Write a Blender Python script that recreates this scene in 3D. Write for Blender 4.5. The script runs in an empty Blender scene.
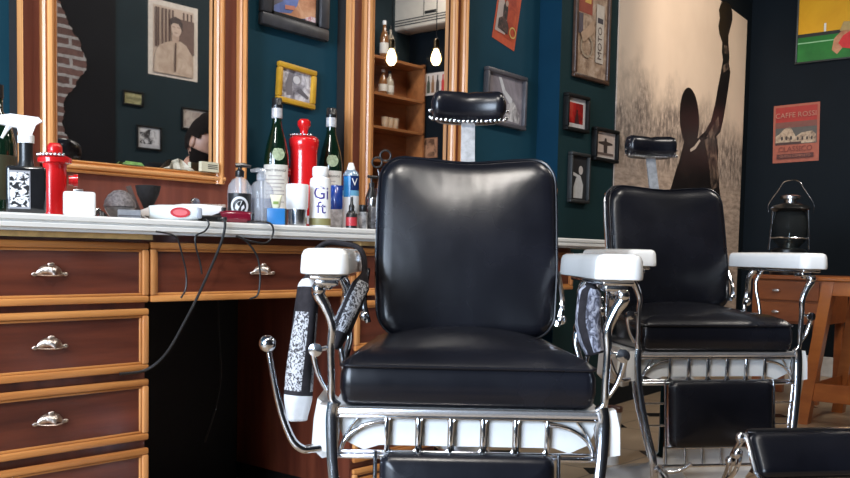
import bpy, bmesh, math, random
from mathutils import Vector, Matrix
random.seed(7)
SC = bpy.context.scene
COL = SC.collection
pi = math.pi
sin, cos = math.sin, math.cos

# ------------------------------------------------------------------ camera
HC = 0.76
YAW, PITCH, ROLL = math.radians(40.5127), math.radians(-3.5627), math.radians(1.1418)
FPX, CX, CY = 947.75, 425.0, 312.26
FWD = Vector((cos(YAW)*cos(PITCH), sin(YAW)*cos(PITCH), sin(PITCH)))
R0 = Vector((sin(YAW), -cos(YAW), 0)); U0 = R0.cross(FWD)
RGT = cos(ROLL)*R0 + sin(ROLL)*U0
UPV = -sin(ROLL)*R0 + cos(ROLL)*U0
FH = Vector((cos(YAW), sin(YAW), 0)); RH = R0.copy()
EYE = Vector((0, 0, HC))
cd = bpy.data.cameras.new('camera'); cam = bpy.data.objects.new('camera', cd); COL.objects.link(cam)
m = Matrix((RGT, UPV, -FWD)).transposed().to_4x4(); m.translation = EYE
cam.matrix_world = m
cd.sensor_fit = 'HORIZONTAL'; cd.sensor_width = 36; cd.lens = 36*FPX/850
cd.shift_y = (CY-239)/850; cd.clip_start = 0.02
SC.camera = cam

def ray(px, py): return FPX*FWD + (px-CX)*RGT - (py-CY)*UPV
def onY(px, py, Y): d = ray(px, py); return EYE + d*(Y/d.y)
def onX(px, py, X): d = ray(px, py); return EYE + d*(X/d.x)
def onplane(px, py, p0, n): d = ray(px, py); return EYE + d*((p0-EYE).dot(n)/d.dot(n))
def deep(px, py, dep): d = ray(px, py); return EYE + d*(dep/d.dot(FH))
def pxw(p): return (Vector(p)-EYE).dot(FWD)/FPX          # metres per pixel at p

# ------------------------------------------------------------------ materials
def newmat(name):
    M = bpy.data.materials.new(name); M.use_nodes = True
    return M, M.node_tree.nodes, M.node_tree.links, M.node_tree.nodes['Principled BSDF']
def ramp(N, stops):
    r = N.new('ShaderNodeValToRGB'); e = r.color_ramp.elements
    while len(e) < len(stops): e.new(0.5)
    for el, (p, c) in zip(e, stops): el.position = p; el.color = (*c, 1)
    return r
def noise(N, L, scale, vec=(1, 1, 1), detail=4, rough=.55, coord='Object', loc=(0, 0, 0)):
    tc = N.new('ShaderNodeTexCoord'); mp = N.new('ShaderNodeMapping'); t = N.new('ShaderNodeTexNoise')
    mp.inputs['Scale'].default_value = vec; mp.inputs['Location'].default_value = loc
    L.new(tc.outputs[coord], mp.inputs[0]); L.new(mp.outputs[0], t.inputs['Vector'])
    t.inputs['Scale'].default_value = scale; t.inputs['Detail'].default_value = detail; t.inputs['Roughness'].default_value = rough
    return t
def bump(N, L, B, src, strength, dist=.002):
    b = N.new('ShaderNodeBump'); b.inputs['Strength'].default_value = strength; b.inputs['Distance'].default_value = dist
    L.new(src, b.inputs['Height']); L.new(b.outputs[0], B.inputs['Normal'])
_mats = {}
def plain(name, c, rough=.5, metal=0, var=.12, scale=20, coat=0, spec=.5, bmp=0, vec=(1, 1, 1)):
    if name in _mats: return _mats[name]
    M, N, L, B = newmat(name)
    t = noise(N, L, scale, vec)
    r = ramp(N, [(.3, tuple(x*(1-var) for x in c)), (.7, tuple(min(1, x*(1+var)) for x in c))])
    L.new(t.outputs[0], r.inputs[0]); L.new(r.outputs[0], B.inputs['Base Color'])
    B.inputs['Roughness'].default_value = rough; B.inputs['Metallic'].default_value = metal
    B.inputs['Specular IOR Level'].default_value = spec
    if coat: B.inputs['Coat Weight'].default_value = coat; B.inputs['Coat Roughness'].default_value = .06
    if bmp: bump(N, L, B, t.outputs[0], bmp)
    _mats[name] = M; return M
def wood(name, c1, c2, vec, rough=.35, scale=1.0, coat=.3, bmp=.15):
    M, N, L, B = newmat(name)
    t = noise(N, L, scale, vec, 6, .6); t2 = noise(N, L, scale*.35, vec, 3, .5, loc=(3, 1, 7))
    mx = N.new('ShaderNodeMath'); mx.operation = 'MULTIPLY_ADD'; mx.inputs[1].default_value = .6
    L.new(t.outputs[0], mx.inputs[0])
    m2 = N.new('ShaderNodeMath'); m2.operation = 'MULTIPLY'; m2.inputs[1].default_value = .4
    L.new(t2.outputs[0], m2.inputs[0]); L.new(m2.outputs[0], mx.inputs[2])
    r = ramp(N, [(.36, c1), (.64, c2)]); L.new(mx.outputs[0], r.inputs[0]); L.new(r.outputs[0], B.inputs['Base Color'])
    B.inputs['Roughness'].default_value = rough; B.inputs['Coat Weight'].default_value = coat; B.inputs['Coat Roughness'].default_value = .15
    bump(N, L, B, mx.outputs[0], bmp)
    return M
def photo(name, stops, scale, seed=0, vec=(1, 1, 1), detail=5, rough=.35):
    M, N, L, B = newmat(name)
    t = noise(N, L, scale, vec, detail, .6, loc=(seed*3.1, seed*1.7, seed))
    t.inputs['Distortion'].default_value = .8
    r = ramp(N, stops); L.new(t.outputs[0], r.inputs[0]); L.new(r.outputs[0], B.inputs['Base Color'])
    B.inputs['Roughness'].default_value = rough
    return M

def leather(name, tint):
    M, N, L, B = newmat(name)
    t = noise(N, L, 5, (1, 1, 1), 3); t2 = noise(N, L, 260, (1, 1, 1), 2); t3 = noise(N, L, 11, (1, .5, .5), 2, .4, loc=(4, 4, 1))
    r = ramp(N, [(.35, tuple(x*.7 for x in tint)), (.7, tuple(x*1.3 for x in tint))])
    L.new(t.outputs[0], r.inputs[0]); L.new(r.outputs[0], B.inputs['Base Color'])
    rr = N.new('ShaderNodeMapRange'); rr.inputs[3].default_value = .19; rr.inputs[4].default_value = .33
    L.new(t.outputs[0], rr.inputs[0]); L.new(rr.outputs[0], B.inputs['Roughness'])
    B.inputs['Specular IOR Level'].default_value = .42
    b1 = N.new('ShaderNodeBump'); b1.inputs['Strength'].default_value = .10; b1.inputs['Distance'].default_value = .0006
    b2 = N.new('ShaderNodeBump'); b2.inputs['Strength'].default_value = .35; b2.inputs['Distance'].default_value = .006
    L.new(t2.outputs[0], b1.inputs['Height']); L.new(t3.outputs[0], b2.inputs['Height'])
    L.new(b2.outputs[0], b1.inputs['Normal']); L.new(b1.outputs[0], B.inputs['Normal'])
    return M
LEA = leather('black_leather', (.006, .0065, .010))
def chrome_mat():
    M, N, L, B = newmat('chrome')
    t = noise(N, L, 14)
    r = ramp(N, [(.3, (.62, .63, .66)), (.7, (.86, .87, .9))]); L.new(t.outputs[0], r.inputs[0]); L.new(r.outputs[0], B.inputs['Base Color'])
    B.inputs['Metallic'].default_value = 1; B.inputs['Roughness'].default_value = .13
    bump(N, L, B, t.outputs[0], .12, .004)
    return M
CHR = chrome_mat()
PORC = plain('white_porcelain', (.86, .86, .85), .18, 0, .03, 6, coat=.4)
ENAM = plain('white_enamel', (.80, .80, .79), .25, 0, .06, 9, coat=.3)
MAHX = wood('mahogany_grain_across', (.060, .014, .008), (.16, .040, .020), (3, 30, 34))
MAHZ = wood('mahogany_grain_upright', (.070, .016, .010), (.17, .045, .024), (34, 30, 2.5))
MAHW = wood('mahogany_mirror_board', (.125, .034, .022), (.22, .066, .042), (30, 30, 2))
HONX = wood('honey_moulding_across', (.36, .12, .030), (.66, .29, .085), (2.5, 42, 46))
HONZ = wood('honey_moulding_upright', (.40, .15, .045), (.74, .36, .13), (46, 42, 2))
CHESTW = wood('brown_chest_wood', (.17, .042, .010), (.38, .11, .026), (10, 3, 9))
DESKW = wood('orange_desk_wood', (.30, .075, .014), (.58, .19, .042), (12, 3, 9))
BLK = plain('black_plastic', (.012, .012, .013), .3, 0, .2)
STEEL = plain('brushed_steel', (.62, .62, .63), .25, 1, .1, 30)
PEWTER = plain('aged_nickel', (.62, .55, .50), .3, 1, .35, 120, bmp=.8)
WHT = plain('white_plastic', (.82, .82, .82), .35, 0, .03)
RED = plain('red_gloss_paint', (.66, .012, .014), .22, 0, .08, 8, coat=.6)
GREENGL = plain('dark_green_bottle_glass', (.003, .015, .007), .06, 0, .2, 5, coat=.8)
PAPER = plain('cream_label_paper', (.62, .59, .53), .6, 0, .08, 90)
INK = plain('dark_ink', (.03, .03, .035), .6)
DARKF = plain('black_frame_wood', (.006, .006, .006), .6, 0, .25, 40, spec=.2)
def flat(c, rough=.45):
    n = 'print_%02x%02x%02x' % tuple(int(max(0, min(1, x))*255) for x in c)
    return plain(n, c, rough, 0, .1, 35)
def glass(name, c, alpha):
    M, N, L, B = newmat(name)
    tr = N.new('ShaderNodeBsdfTransparent'); mixn = N.new('ShaderNodeMixShader'); out = N['Material Output']
    tr.inputs[0].default_value = (*c, 1)
    t = noise(N, L, 8); r = ramp(N, [(.3, tuple(x*.9 for x in c)), (.7, c)]); L.new(t.outputs[0], r.inputs[0]); L.new(r.outputs[0], B.inputs['Base Color'])
    B.inputs['Roughness'].default_value = .05
    mixn.inputs[0].default_value = alpha
    L.new(tr.outputs[0], mixn.inputs[1]); L.new(B.outputs[0], mixn.inputs[2]); L.new(mixn.outputs[0], out.inputs[0])
    return M
CLEAR = glass('clear_plastic', (.86, .88, .92), .26)
LGLASS = glass('lantern_glass', (.30, .33, .33), .06)

# ------------------------------------------------------------------ mesh builder
def rot2(a, x, y): return (x*cos(a)-y*sin(a), x*sin(a)+y*cos(a))
def spline(pts, n=6):
    P = [Vector(p) for p in pts]; out = []
    for i in range(len(P)-1):
        a = P[i-1] if i else 2*P[0]-P[1]; b, c = P[i], P[i+1]; d = P[i+2] if i+2 < len(P) else 2*P[-1]-P[-2]
        for k in range(n):
            t = k/n
            out.append(.5*((2*b)+(c-a)*t+(2*a-5*b+4*c-d)*t*t+(3*b-a-3*c+d)*t**3))
    out.append(P[-1]); return out
def rrect(w, h, r, n=6):
    r = max(1e-4, min(r, w/2-1e-4, h/2-1e-4)); o = []
    for (cx, cy, a0) in ((w/2-r, h/2-r, 0), (-w/2+r, h/2-r, pi/2), (-w/2+r, -h/2+r, pi), (w/2-r, -h/2+r, 1.5*pi)):
        for k in range(n+1): a = a0+pi/2*k/n; o.append((cx+r*cos(a), cy+r*sin(a)))
    return o
def rdense(w, h, r, n=6, m=7):
    P = rrect(w, h, r, n); o = []
    for i in range(len(P)):
        a, b = Vector(P[i]), Vector(P[(i+1) % len(P)]); o.append(tuple(a))
        if i % (n+1) == n:
            for k in range(1, m+1): o.append(tuple(a+(b-a)*k/(m+1)))
    return o
class MB:
    def __init__(s): s.v = []; s.f = []; s.mi = []; s.mats = []
    def mid(s, M):
        if M not in s.mats: s.mats.append(M)
        return s.mats.index(M)
    def add(s, vs, fs, M):
        b = len(s.v); k = s.mid(M); s.v += [Vector(v) for v in vs]
        for f in fs: s.f.append([b+i for i in f]); s.mi.append(k)
        return s
    def box(s, x0, x1, y0, y1, z0, z1, M, bev=0, seg=2):
        if x0 > x1: x0, x1 = x1, x0
        if y0 > y1: y0, y1 = y1, y0
        if z0 > z1: z0, z1 = z1, z0
        bm = bmesh.new(); bmesh.ops.create_cube(bm, size=1)
        for v in bm.verts: v.co = Vector(((x0+x1)/2+v.co.x*(x1-x0), (y0+y1)/2+v.co.y*(y1-y0), (z0+z1)/2+v.co.z*(z1-z0)))
        if bev: bmesh.ops.bevel(bm, geom=list(bm.edges), offset=bev, segments=seg, profile=.5, affect='EDGES')
        bm.verts.index_update()
        s.add([v.co.copy() for v in bm.verts], [[v.index for v in f.verts] for f in bm.faces], M); bm.free(); return s
    def rings(s, rings, M, cap0=True, cap1=True, loop=False):
        n = len(rings[0]); vs = [p for r in rings for p in r]; fs = []
        K = len(rings)
        for i in range(K if loop else K-1):
            for j in range(n):
                a = i*n+j; b = i*n+(j+1) % n; c = ((i+1) % K)*n+(j+1) % n; d = ((i+1) % K)*n+j
                fs.append([a, b, c, d])
        if not loop:
            if cap0: fs.append(list(range(n))[::-1])
            if cap1: fs.append([(K-1)*n+j for j in range(n)])
        return s.add(vs, fs, M)
    def tube(s, pts, r, M, n=10, flatten=(1, 1), ref=None, caps=True):
        P = [Vector(p) for p in pts]; K = len(P); rs = r if isinstance(r, (list, tuple)) else [r]*K
        if len(rs) != K:
            q = rs; rs = []
            for i in range(K):
                t = i/(K-1)*(len(q)-1); k = min(int(t), len(q)-2); rs.append(q[k]+(q[k+1]-q[k])*(t-k))
        out = []; up = Vector(ref) if ref else None
        for i in range(K):
            t = (P[min(i+1, K-1)]-P[max(i-1, 0)]).normalized()
            if up is None: up = Vector((0, 0, 1)) if abs(t.z) < .9 else Vector((1, 0, 0))
            a = t.cross(up)
            if a.length < 1e-4: a = t.orthogonal()
            a.normalize(); b = a.cross(t).normalized()
            if ref is None: up = b
            out.append([P[i]+rs[i]*(flatten[0]*cos(2*pi*j/n)*a+flatten[1]*sin(2*pi*j/n)*b) for j in range(n)])
        return s.rings(out, M, caps, caps)
    def lathe(s, prof, M, c=(0, 0, 0), n=24, sx=1, sy=1, axis='z'):
        out = []
        for (r, z) in prof:
            r = max(r, 1e-4)
            ring = []
            for j in range(n):
                a = 2*pi*j/n; x, y = r*cos(a)*sx, r*sin(a)*sy
                p = (x, y, z) if axis == 'z' else ((z, x, y) if axis == 'x' else (x, -z, y))
                ring.append(Vector(p)+Vector(c))
            out.append(ring)
        return s.rings(out, M)
    def sphere(s, c, r, M, n=16, sc=(1, 1, 1)):
        prof = [(r*sin(pi*k/10), -r*cos(pi*k/10)) for k in range(11)]
        b = len(s.v); s.lathe(prof, M, n=n)
        for v in s.v[b:]: v.x = v.x*sc[0]+c[0]; v.y = v.y*sc[1]+c[1]; v.z = v.z*sc[2]+c[2]
        return s
    def sheet(s, pts, M):            # one flat polygon of 3-D points
        return s.add(pts, [list(range(len(pts)))], M)
    def slab(s, poly, d, M):         # polygon of 3-D points with thickness vector d
        n = len(poly); d = Vector(d); P = [Vector(p) for p in poly]
        fs = [list(range(n))[::-1], [n+i for i in range(n)]]+[[i, (i+1) % n, n+(i+1) % n, n+i] for i in range(n)]
        return s.add(P+[p+d for p in P], fs, M)
    def cushion(s, w, h, r, prof, M, frame, n=7, fill=7, dome=0, dp=2.2):
        # prof: list of (inset, depth); then filled toward the centre with a dome; frame maps (u, v, depth) to 3-D
        out = [[frame(u, v, d) for (u, v) in rdense(w-2*i, h-2*i, max(r-i, .004), n)] for (i, d) in prof]
        i0, d0 = prof[-1]; W, H = w-2*i0, h-2*i0
        base = rdense(W, H, max(r-i0, .004), n)
        for k in range(1, fill+1):
            t = 1-k/fill*.97
            out.append([frame(u*t, v*t, d0+dome*(1-abs(2*u*t/W)**dp)*(1-abs(2*v*t/H)**dp)) for (u, v) in base])
        return s.rings(out, M)
    def text(s, body, size, M, frame, align='CENTER', ext=0):
        c = bpy.data.curves.new('t', 'FONT'); c.body = body; c.size = size; c.align_x = align; c.align_y = 'CENTER'; c.resolution_u = 2
        o = bpy.data.objects.new('t', c); COL.objects.link(o)
        dg = bpy.context.evaluated_depsgraph_get(); me = bpy.data.meshes.new_from_object(o.evaluated_get(dg))
        s.add([frame(v.co.x, v.co.y) for v in me.vertices], [list(p.vertices) for p in me.polygons], M)
        bpy.data.objects.remove(o); bpy.data.curves.remove(c); bpy.data.meshes.remove(me); return s
    def warp(s, fn, start=0):
        for i in range(start, len(s.v)): s.v[i] = Vector(fn(s.v[i]))
        return s
    def build(s, name, parent=None, smooth=40, loc=None, rz=None, fixn=True):
        me = bpy.data.meshes.new(name); me.from_pydata([tuple(v) for v in s.v], [], s.f)
        for M in s.mats: me.materials.append(M)
        for p, k in zip(me.polygons, s.mi): p.material_index = k; p.use_smooth = smooth > 0
        me.validate(); me.update()
        if fixn:
            bm = bmesh.new(); bm.from_mesh(me); bmesh.ops.recalc_face_normals(bm, faces=bm.faces); bm.to_mesh(me); bm.free()
        if smooth > 0: me.set_sharp_from_angle(angle=math.radians(smooth))
        o = bpy.data.objects.new(name, me); COL.objects.link(o)
        if parent is not None: o.parent = parent
        if loc is not None: o.location = loc
        if rz is not None: o.rotation_euler = (0, 0, rz)
        return o
def tag(o, label, cat, group=None):
    o['label'] = label; o['category'] = cat
    if group: o['group'] = group
    return o
def thing(name, label, cat, loc=(0, 0, 0), rz=0, group=None):
    o = bpy.data.objects.new(name, None); COL.objects.link(o); o.empty_display_size = .05
    o.location = loc; o.rotation_euler = (0, 0, rz); return tag(o, label, cat, group)
def struct(o, top=True):
    o['kind'] = 'structure'; return o
def dup(root, loc, rz=0, label=None):
    r = root.copy(); COL.objects.link(r); r.location = loc; r.rotation_euler = (0, 0, rz)
    if label: r['label'] = label
    for ch in list(root.children):
        c = ch.copy(); COL.objects.link(c); c.parent = r
        for g in list(ch.children):
            d = g.copy(); COL.objects.link(d); d.parent = c
    return r

# ------------------------------------------------------------------ room
W = 2.5            # plane of the mirror wall
WM = 2.462         # plane of the mirror glass
YF = 1.905         # front edge of the worktop
HT = HC+.067       # worktop height
YB = -.84          # wall across the room
XE = 6.46          # far end wall
XW = -2.2          # window wall
CEIL = 3.3
def paint(name, c, sc=3, var=.12, rough=.55):
    M, N, L, B = newmat(name)
    t = noise(N, L, sc, (1, 1, 1), 3); t2 = noise(N, L, 90, (1, 1, 1), 3)
    r = ramp(N, [(.3, tuple(x*(1-var) for x in c)), (.7, tuple(x*(1+var) for x in c))]); L.new(t.outputs[0], r.inputs[0]); L.new(r.outputs[0], B.inputs['Base Color'])
    B.inputs['Roughness'].default_value = rough; B.inputs['Specular IOR Level'].default_value = .12; bump(N, L, B, t2.outputs[0], .15, .001); return M
TEAL = paint('petrol_blue_paint', (.010, .050, .078)); DAYBLUE = paint('daylit_return_blue', (.003, .030, .060))
TEAL2 = paint('dark_teal_paint', (.011, .032, .036))
TEAL3 = paint('muted_teal_paint', (.017, .029, .035))
NAVY = paint('blue_black_paint', (.0045, .008, .012))
BLACKW = paint('black_wall_paint', (.010, .010, .012))
CEILM = paint('ceiling_paint', (.10, .10, .105))
def floormat():
    M, N, L, B = newmat('beige_floor_tile')
    tc = N.new('ShaderNodeTexCoord'); mp = N.new('ShaderNodeMapping'); L.new(tc.outputs['Object'], mp.inputs[0])
    b = N.new('ShaderNodeTexBrick'); b.offset = 0; b.inputs['Scale'].default_value = 1; b.inputs['Brick Width'].default_value = .42; b.inputs['Row Height'].default_value = .42
    b.inputs['Mortar Size'].default_value = .004; b.inputs['Color1'].default_value = (.40, .29, .19, 1); b.inputs['Color2'].default_value = (.44, .33, .22, 1); b.inputs['Mortar'].default_value = (.16, .12, .09, 1)
    L.new(mp.outputs[0], b.inputs[0]); t = noise(N, L, 7, (1, 1, 1), 5)
    mx = N.new('ShaderNodeMixRGB'); mx.blend_type = 'MULTIPLY'; mx.inputs[0].default_value = .5
    r = ramp(N, [(.3, (.6, .55, .5)), (.7, (1, 1, 1))]); L.new(t.outputs[0], r.inputs[0]); L.new(b.outputs[0], mx.inputs[1]); L.new(r.outputs[0], mx.inputs[2])
    L.new(mx.outputs[0], B.inputs['Base Color']); B.inputs['Roughness'].default_value = .3
    return M
BLKT = plain('black_tile', (.012, .011, .011), .25)
fl = MB().box(XW-.1, XE+.1, YB-.1, W+.3, -.08, 0, floormat())
for ix in range(-5, 16):                       # black diamond insets in the tile pattern
    for iy in range(-2, 7):
        x, y = ix*.42, iy*.42
        if XW < x-.07 and x+.07 < XE and YB < y-.07 and y+.07 < W:
            fl.slab([(x-.07, y, .0005), (x, y-.07, .0005), (x+.07, y, .0005), (x, y+.07, .0005)], (0, 0, .0006), BLKT)
struct(fl.build('floor', smooth=0))
struct(MB().box(XW-.1, XE+.1, YB-.1, W+.3, CEIL, CEIL+.08, CEILM).build('ceiling', smooth=0))
PX0 = onY(536.5, 150, W).x                      # start of the pillar
PYF = onX(558, 150, PX0).y                      # pillar front plane
PX1 = onY(615, 100, PYF).x
struct(MB().box(XW-.1, PX0, W, W+.12, 0, CEIL, TEAL).build('wall_back', smooth=0))
struct(MB().box(PX0, PX1, PYF, W+.12, 0, CEIL, TEAL2).box(PX0-.0015, PX0, PYF, W, 0, CEIL, DAYBLUE).build('wall_pillar', smooth=0))  # daylight on the window-facing return is put into its bluer colour
# slanted stretch of wall that carries the mural
ANG = math.radians(6.1)
MDIR = Vector((cos(ANG), sin(ANG), 0)); MN = Vector((sin(ANG), -cos(ANG), 0))
M0 = Vector((PX1, PYF, 0)); ml = (XE-PX1)/cos(ANG)
wm = MB().box(0, ml, .0, .12, 0, CEIL, NAVY).build('wall_mural', smooth=0, loc=M0, rz=ANG); struct(wm)
struct(MB().box(XE, XE+.1, YB-.1, W+.3, 0, CEIL, NAVY).build('wall_right', smooth=0))
# wall across the room: muted teal stretch, black stretch with bare brick
VB = 2*WM-YB
def mir(px, py):                                # point on the wall across the room seen through a mirror
    p = onY(px, py, VB); return Vector((p.x, YB, p.z))
XBL = mir(115, 80).x
struct(MB().box(XBL, XE+.1, YB-.1, YB, 0, CEIL, TEAL3).build('wall_front', smooth=0))
struct(MB().box(XW-.1, XBL, YB-.1, YB+.006, 0, CEIL, BLACKW).build('wall_front_black', smooth=0))
# window wall: piers, sill and lintel round a wide shop window
wl = MB(); Y0, Y1, Z0, Z1 = -.35, 2.05, .55, 2.75
wl.box(XW-.12, XW, YB-.1, Y0, 0, CEIL, TEAL3).box(XW-.12, XW, Y1, W+.3, 0, CEIL, TEAL3).box(XW-.12, XW, Y0, Y1, 0, Z0, TEAL3).box(XW-.12, XW, Y0, Y1, Z1, CEIL, TEAL3)
struct(wl.build('wall_left', smooth=0))
FRM = plain('window_frame_paint', (.05, .05, .055), .4)
wf = MB()
for y in (Y0, (Y0+Y1)/2, Y1): wf.box(XW-.08, XW-.02, y-.03, y+.03, Z0, Z1, FRM)
for z in (Z0+.02, 2.2, Z1-.02): wf.box(XW-.08, XW-.02, Y0, Y1, z-.025, z+.025, FRM)
wfo = struct(wf.build('window_1', smooth=0))
o = MB().box(XW-.055, XW-.05, Y0, Y1, Z0, Z1, glass('window_glass', (.97, .98, 1), .06)).build('window_pane', wfo, smooth=0); struct(o)
BBM = plain('white_skirting_paint', (.55, .55, .54), .4)
struct(MB().box(XE-.018, XE, YB, 2.55, 0, .13, BBM, .004).build('baseboard_right', smooth=0))

# exposed brick behind broken plaster
def brickmat():
    M, N, L, B = newmat('old_red_brick')
    tc = N.new('ShaderNodeTexCoord'); sp = N.new('ShaderNodeSeparateXYZ'); cb = N.new('ShaderNodeCombineXYZ')
    L.new(tc.outputs['Object'], sp.inputs[0]); L.new(sp.outputs[0], cb.inputs[0]); L.new(sp.outputs[2], cb.inputs[1])
    t0 = noise(N, L, 9); ad = N.new('ShaderNodeVectorMath'); ad.operation = 'MULTIPLY_ADD'
    ad.inputs[1].default_value = (.03, .03, 0); L.new(t0.outputs['Color'], ad.inputs[0]); L.new(cb.outputs[0], ad.inputs[2])
    b = N.new('ShaderNodeTexBrick'); b.inputs['Scale'].default_value = 1; b.inputs['Brick Width'].default_value = .2; b.inputs['Row Height'].default_value = .062; b.inputs['Mortar Size'].default_value = .012
    b.inputs['Color1'].default_value = (.11, .055, .045, 1); b.inputs['Color2'].default_value = (.17, .085, .07, 1); b.inputs['Mortar'].default_value = (.40, .37, .35, 1); b.inputs['Mortar Smooth'].default_value = .3
    L.new(ad.outputs[0], b.inputs[0]); t = noise(N, L, 30, (1, 1, 1), 6, .7)
    r = ramp(N, [(.3, (.45, .42, .42)), (.7, (1.0, 1.0, 1.0))]); L.new(t.outputs[0], r.inputs[0])
    mx = N.new('ShaderNodeMixRGB'); mx.blend_type = 'MULTIPLY'; mx.inputs[0].default_value = .8; L.new(b.outputs[0], mx.inputs[1]); L.new(r.outputs[0], mx.inputs[2])
    L.new(mx.outputs[0], B.inputs['Base Color']); B.inputs['Roughness'].default_value = .85; bump(N, L, B, mx.outputs[0], .7, .01)
    return M
bp = [(30, -40), (52, -14), (57, 0), (60, 5), (64, 14), (66, 20), (69, 27), (74, 35), (79, 42), (81, 51), (86, 60), (86, 67), (83, 73), (77, 80), (73, 88), (68, 93), (63, 103), (64, 112), (61, 121), (64, 133), (69, 141), (72, 151), (80, 160), (90, 175), (95, 195), (30, 200)]
q = []
for k in range(len(bp)):
    a, b = bp[k], bp[(k+1) % len(bp)]
    for i in range(4): q.append((a[0]+(b[0]-a[0])*i/4+random.uniform(-.9, .9), a[1]+(b[1]-a[1])*i/4+random.uniform(-.7, .7)))
pts = [mir(*p) for p in q]; pts = [(p.x, YB+.007, p.z) for p in pts]
struct(MB().slab(pts, (0, .006, 0), brickmat()).build('wall_front_brick', smooth=0))

# ------------------------------------------------------------------ mural
def murpt(px, py, off=0): return onplane(px, py, M0+MN*(.004+off), MN)
def mloc(p, off): q = p-M0; return (q.dot(MDIR), -off, q.z)
def muralmat():
    M, N, L, B = newmat('mural_print')
    tc = N.new('ShaderNodeTexCoord'); sp = N.new('ShaderNodeSeparateXYZ'); L.new(tc.outputs['Object'], sp.inputs[0])
    t = noise(N, L, 26, (1, 1, .6), 7, .75); tl = noise(N, L, 2.2, (1, 1, 1), 3)
    # trees: below a wavering treeline
    mr = N.new('ShaderNodeMapRange'); mr.inputs[1].default_value = 1.52; mr.inputs[2].default_value = 1.80; mr.inputs[3].default_value = 1; mr.inputs[4].default_value = 0
    ad = N.new('ShaderNodeMath'); ad.operation = 'MULTIPLY_ADD'; ad.inputs[1].default_value = .8; L.new(tl.outputs[0], ad.inputs[0])
    sb = N.new('ShaderNodeMath'); sb.operation = 'SUBTRACT'; sb.inputs[1].default_value = .38; L.new(sp.outputs[2], sb.inputs[0]); L.new(sb.outputs[0], ad.inputs[2]); L.new(ad.outputs[0], mr.inputs[0])
    tr = ramp(N, [(.36, (.10, .08, .07)), (.5, (.30, .245, .21)), (.64, (.62, .51, .43))]); L.new(t.outputs[0], tr.inputs[0])
    sky = ramp(N, [(.35, (.70, .57, .46)), (.65, (.78, .64, .52))]); L.new(tl.outputs[0], sky.inputs[0])
    mx = N.new('ShaderNodeMixRGB'); L.new(mr.outputs[0], mx.inputs[0]); L.new(sky.outputs[0], mx.inputs[1]); L.new(tr.outputs[0], mx.inputs[2])
    # plank-like foreground near the bottom
    mr2 = N.new('ShaderNodeMapRange'); mr2.inputs[1].default_value = 1.30; mr2.inputs[2].default_value = 1.18; L.new(sp.outputs[2], mr2.inputs[0])
    t3 = noise(N, L, 3, (3, 3, 14), 5, .6); r3 = ramp(N, [(.3, (.24, .185, .15)), (.7, (.62, .50, .42))]); L.new(t3.outputs[0], r3.inputs[0])
    mx2 = N.new('ShaderNodeMixRGB'); L.new(mr2.outputs[0], mx2.inputs[0]); L.new(mx.outputs[0], mx2.inputs[1]); L.new(r3.outputs[0], mx2.inputs[2])
    L.new(mx2.outputs[0], B.inputs['Base Color']); B.inputs['Roughness'].default_value = .7
    return M
a, b = murpt(617.5, 60), murpt(745.5, 60); ztop = murpt(735, 11.5).z
u0, u1 = mloc(a, 0)[0], mloc(b, 0)[0]
mur = thing('wall_mural_print', 'large sepia photo mural of a dark figure raising one arm before trees', 'mural', M0, ANG)
MB().box(u0, u1, -.006, -.0005, .35, ztop, muralmat()).build('print', mur, smooth=0)
FIG = photo('mural_figure_print', [(.3, (.005, .0035, .003)), (.6, (.010, .007, .006)), (.8, (.024, .017, .014))], 9, 2)
FIGL = photo('mural_sleeve_print', [(.38, (.012, .009, .008)), (.5, (.07, .05, .04)), (.66, (.24, .17, .13))], 14, 5)
fg = MB()
def mp(poly, M, off):
    P = []
    for q in poly: P.append(mloc(murpt(*q), off))
    fg.sheet(P, M)
def ell(cx, cy, rx, ry, n=28, rot=0): return [(cx+rot2(rot, rx*cos(2*pi*k/n), ry*sin(2*pi*k/n))[0], cy+rot2(rot, rx*cos(2*pi*k/n), ry*sin(2*pi*k/n))[1]) for k in range(n)]
mp([(721, 2), (726, 1.5), (730, 5), (732, 12), (732, 20), (730, 28), (728, 36), (728, 44), (722, 43), (719, 34), (718, 26), (719.5, 18), (718.5, 10)], FIG, .0068)
mp([(722, 42), (728, 43), (729, 56), (728.5, 64), (730, 72), (728, 88), (725.5, 104), (723, 119), (720, 132), (712, 141), (699, 137), (705, 131), (710.5, 121), (714.5, 105), (717.5, 88), (720.5, 72), (722.5, 60), (721.5, 52)], FIG, .0068)
mp([(723.5, 45), (727, 46), (728, 55), (724, 53)], FIGL, .0070)
mp([(722, 66), (727.5, 62), (728, 69), (723, 73)], FIGL, .0070)
mp([(713, 124), (718, 116), (719, 128), (713, 138), (706, 137)], FIGL, .0070)
mp(ell(689, 118, 9.6, 30.5, rot=-.04), FIG, .0069)
mp([(684, 140), (698, 138), (703, 133), (716, 136), (718, 150), (717, 170), (722, 215), (720, 260), (655, 260), (662, 215), (671, 186), (675, 172), (679, 160), (682, 149)], FIG, .0068)
mp([(704, 140), (714, 134), (717, 160), (719, 186), (711, 190), (708, 160)], FIGL, .0071)
mp([(689.5, 149.5), (694, 146), (699, 139), (700, 141), (695, 149), (690, 152)], flat((.55, .48, .42)), .0072)
fg.build('figure', mur, smooth=0)

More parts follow.
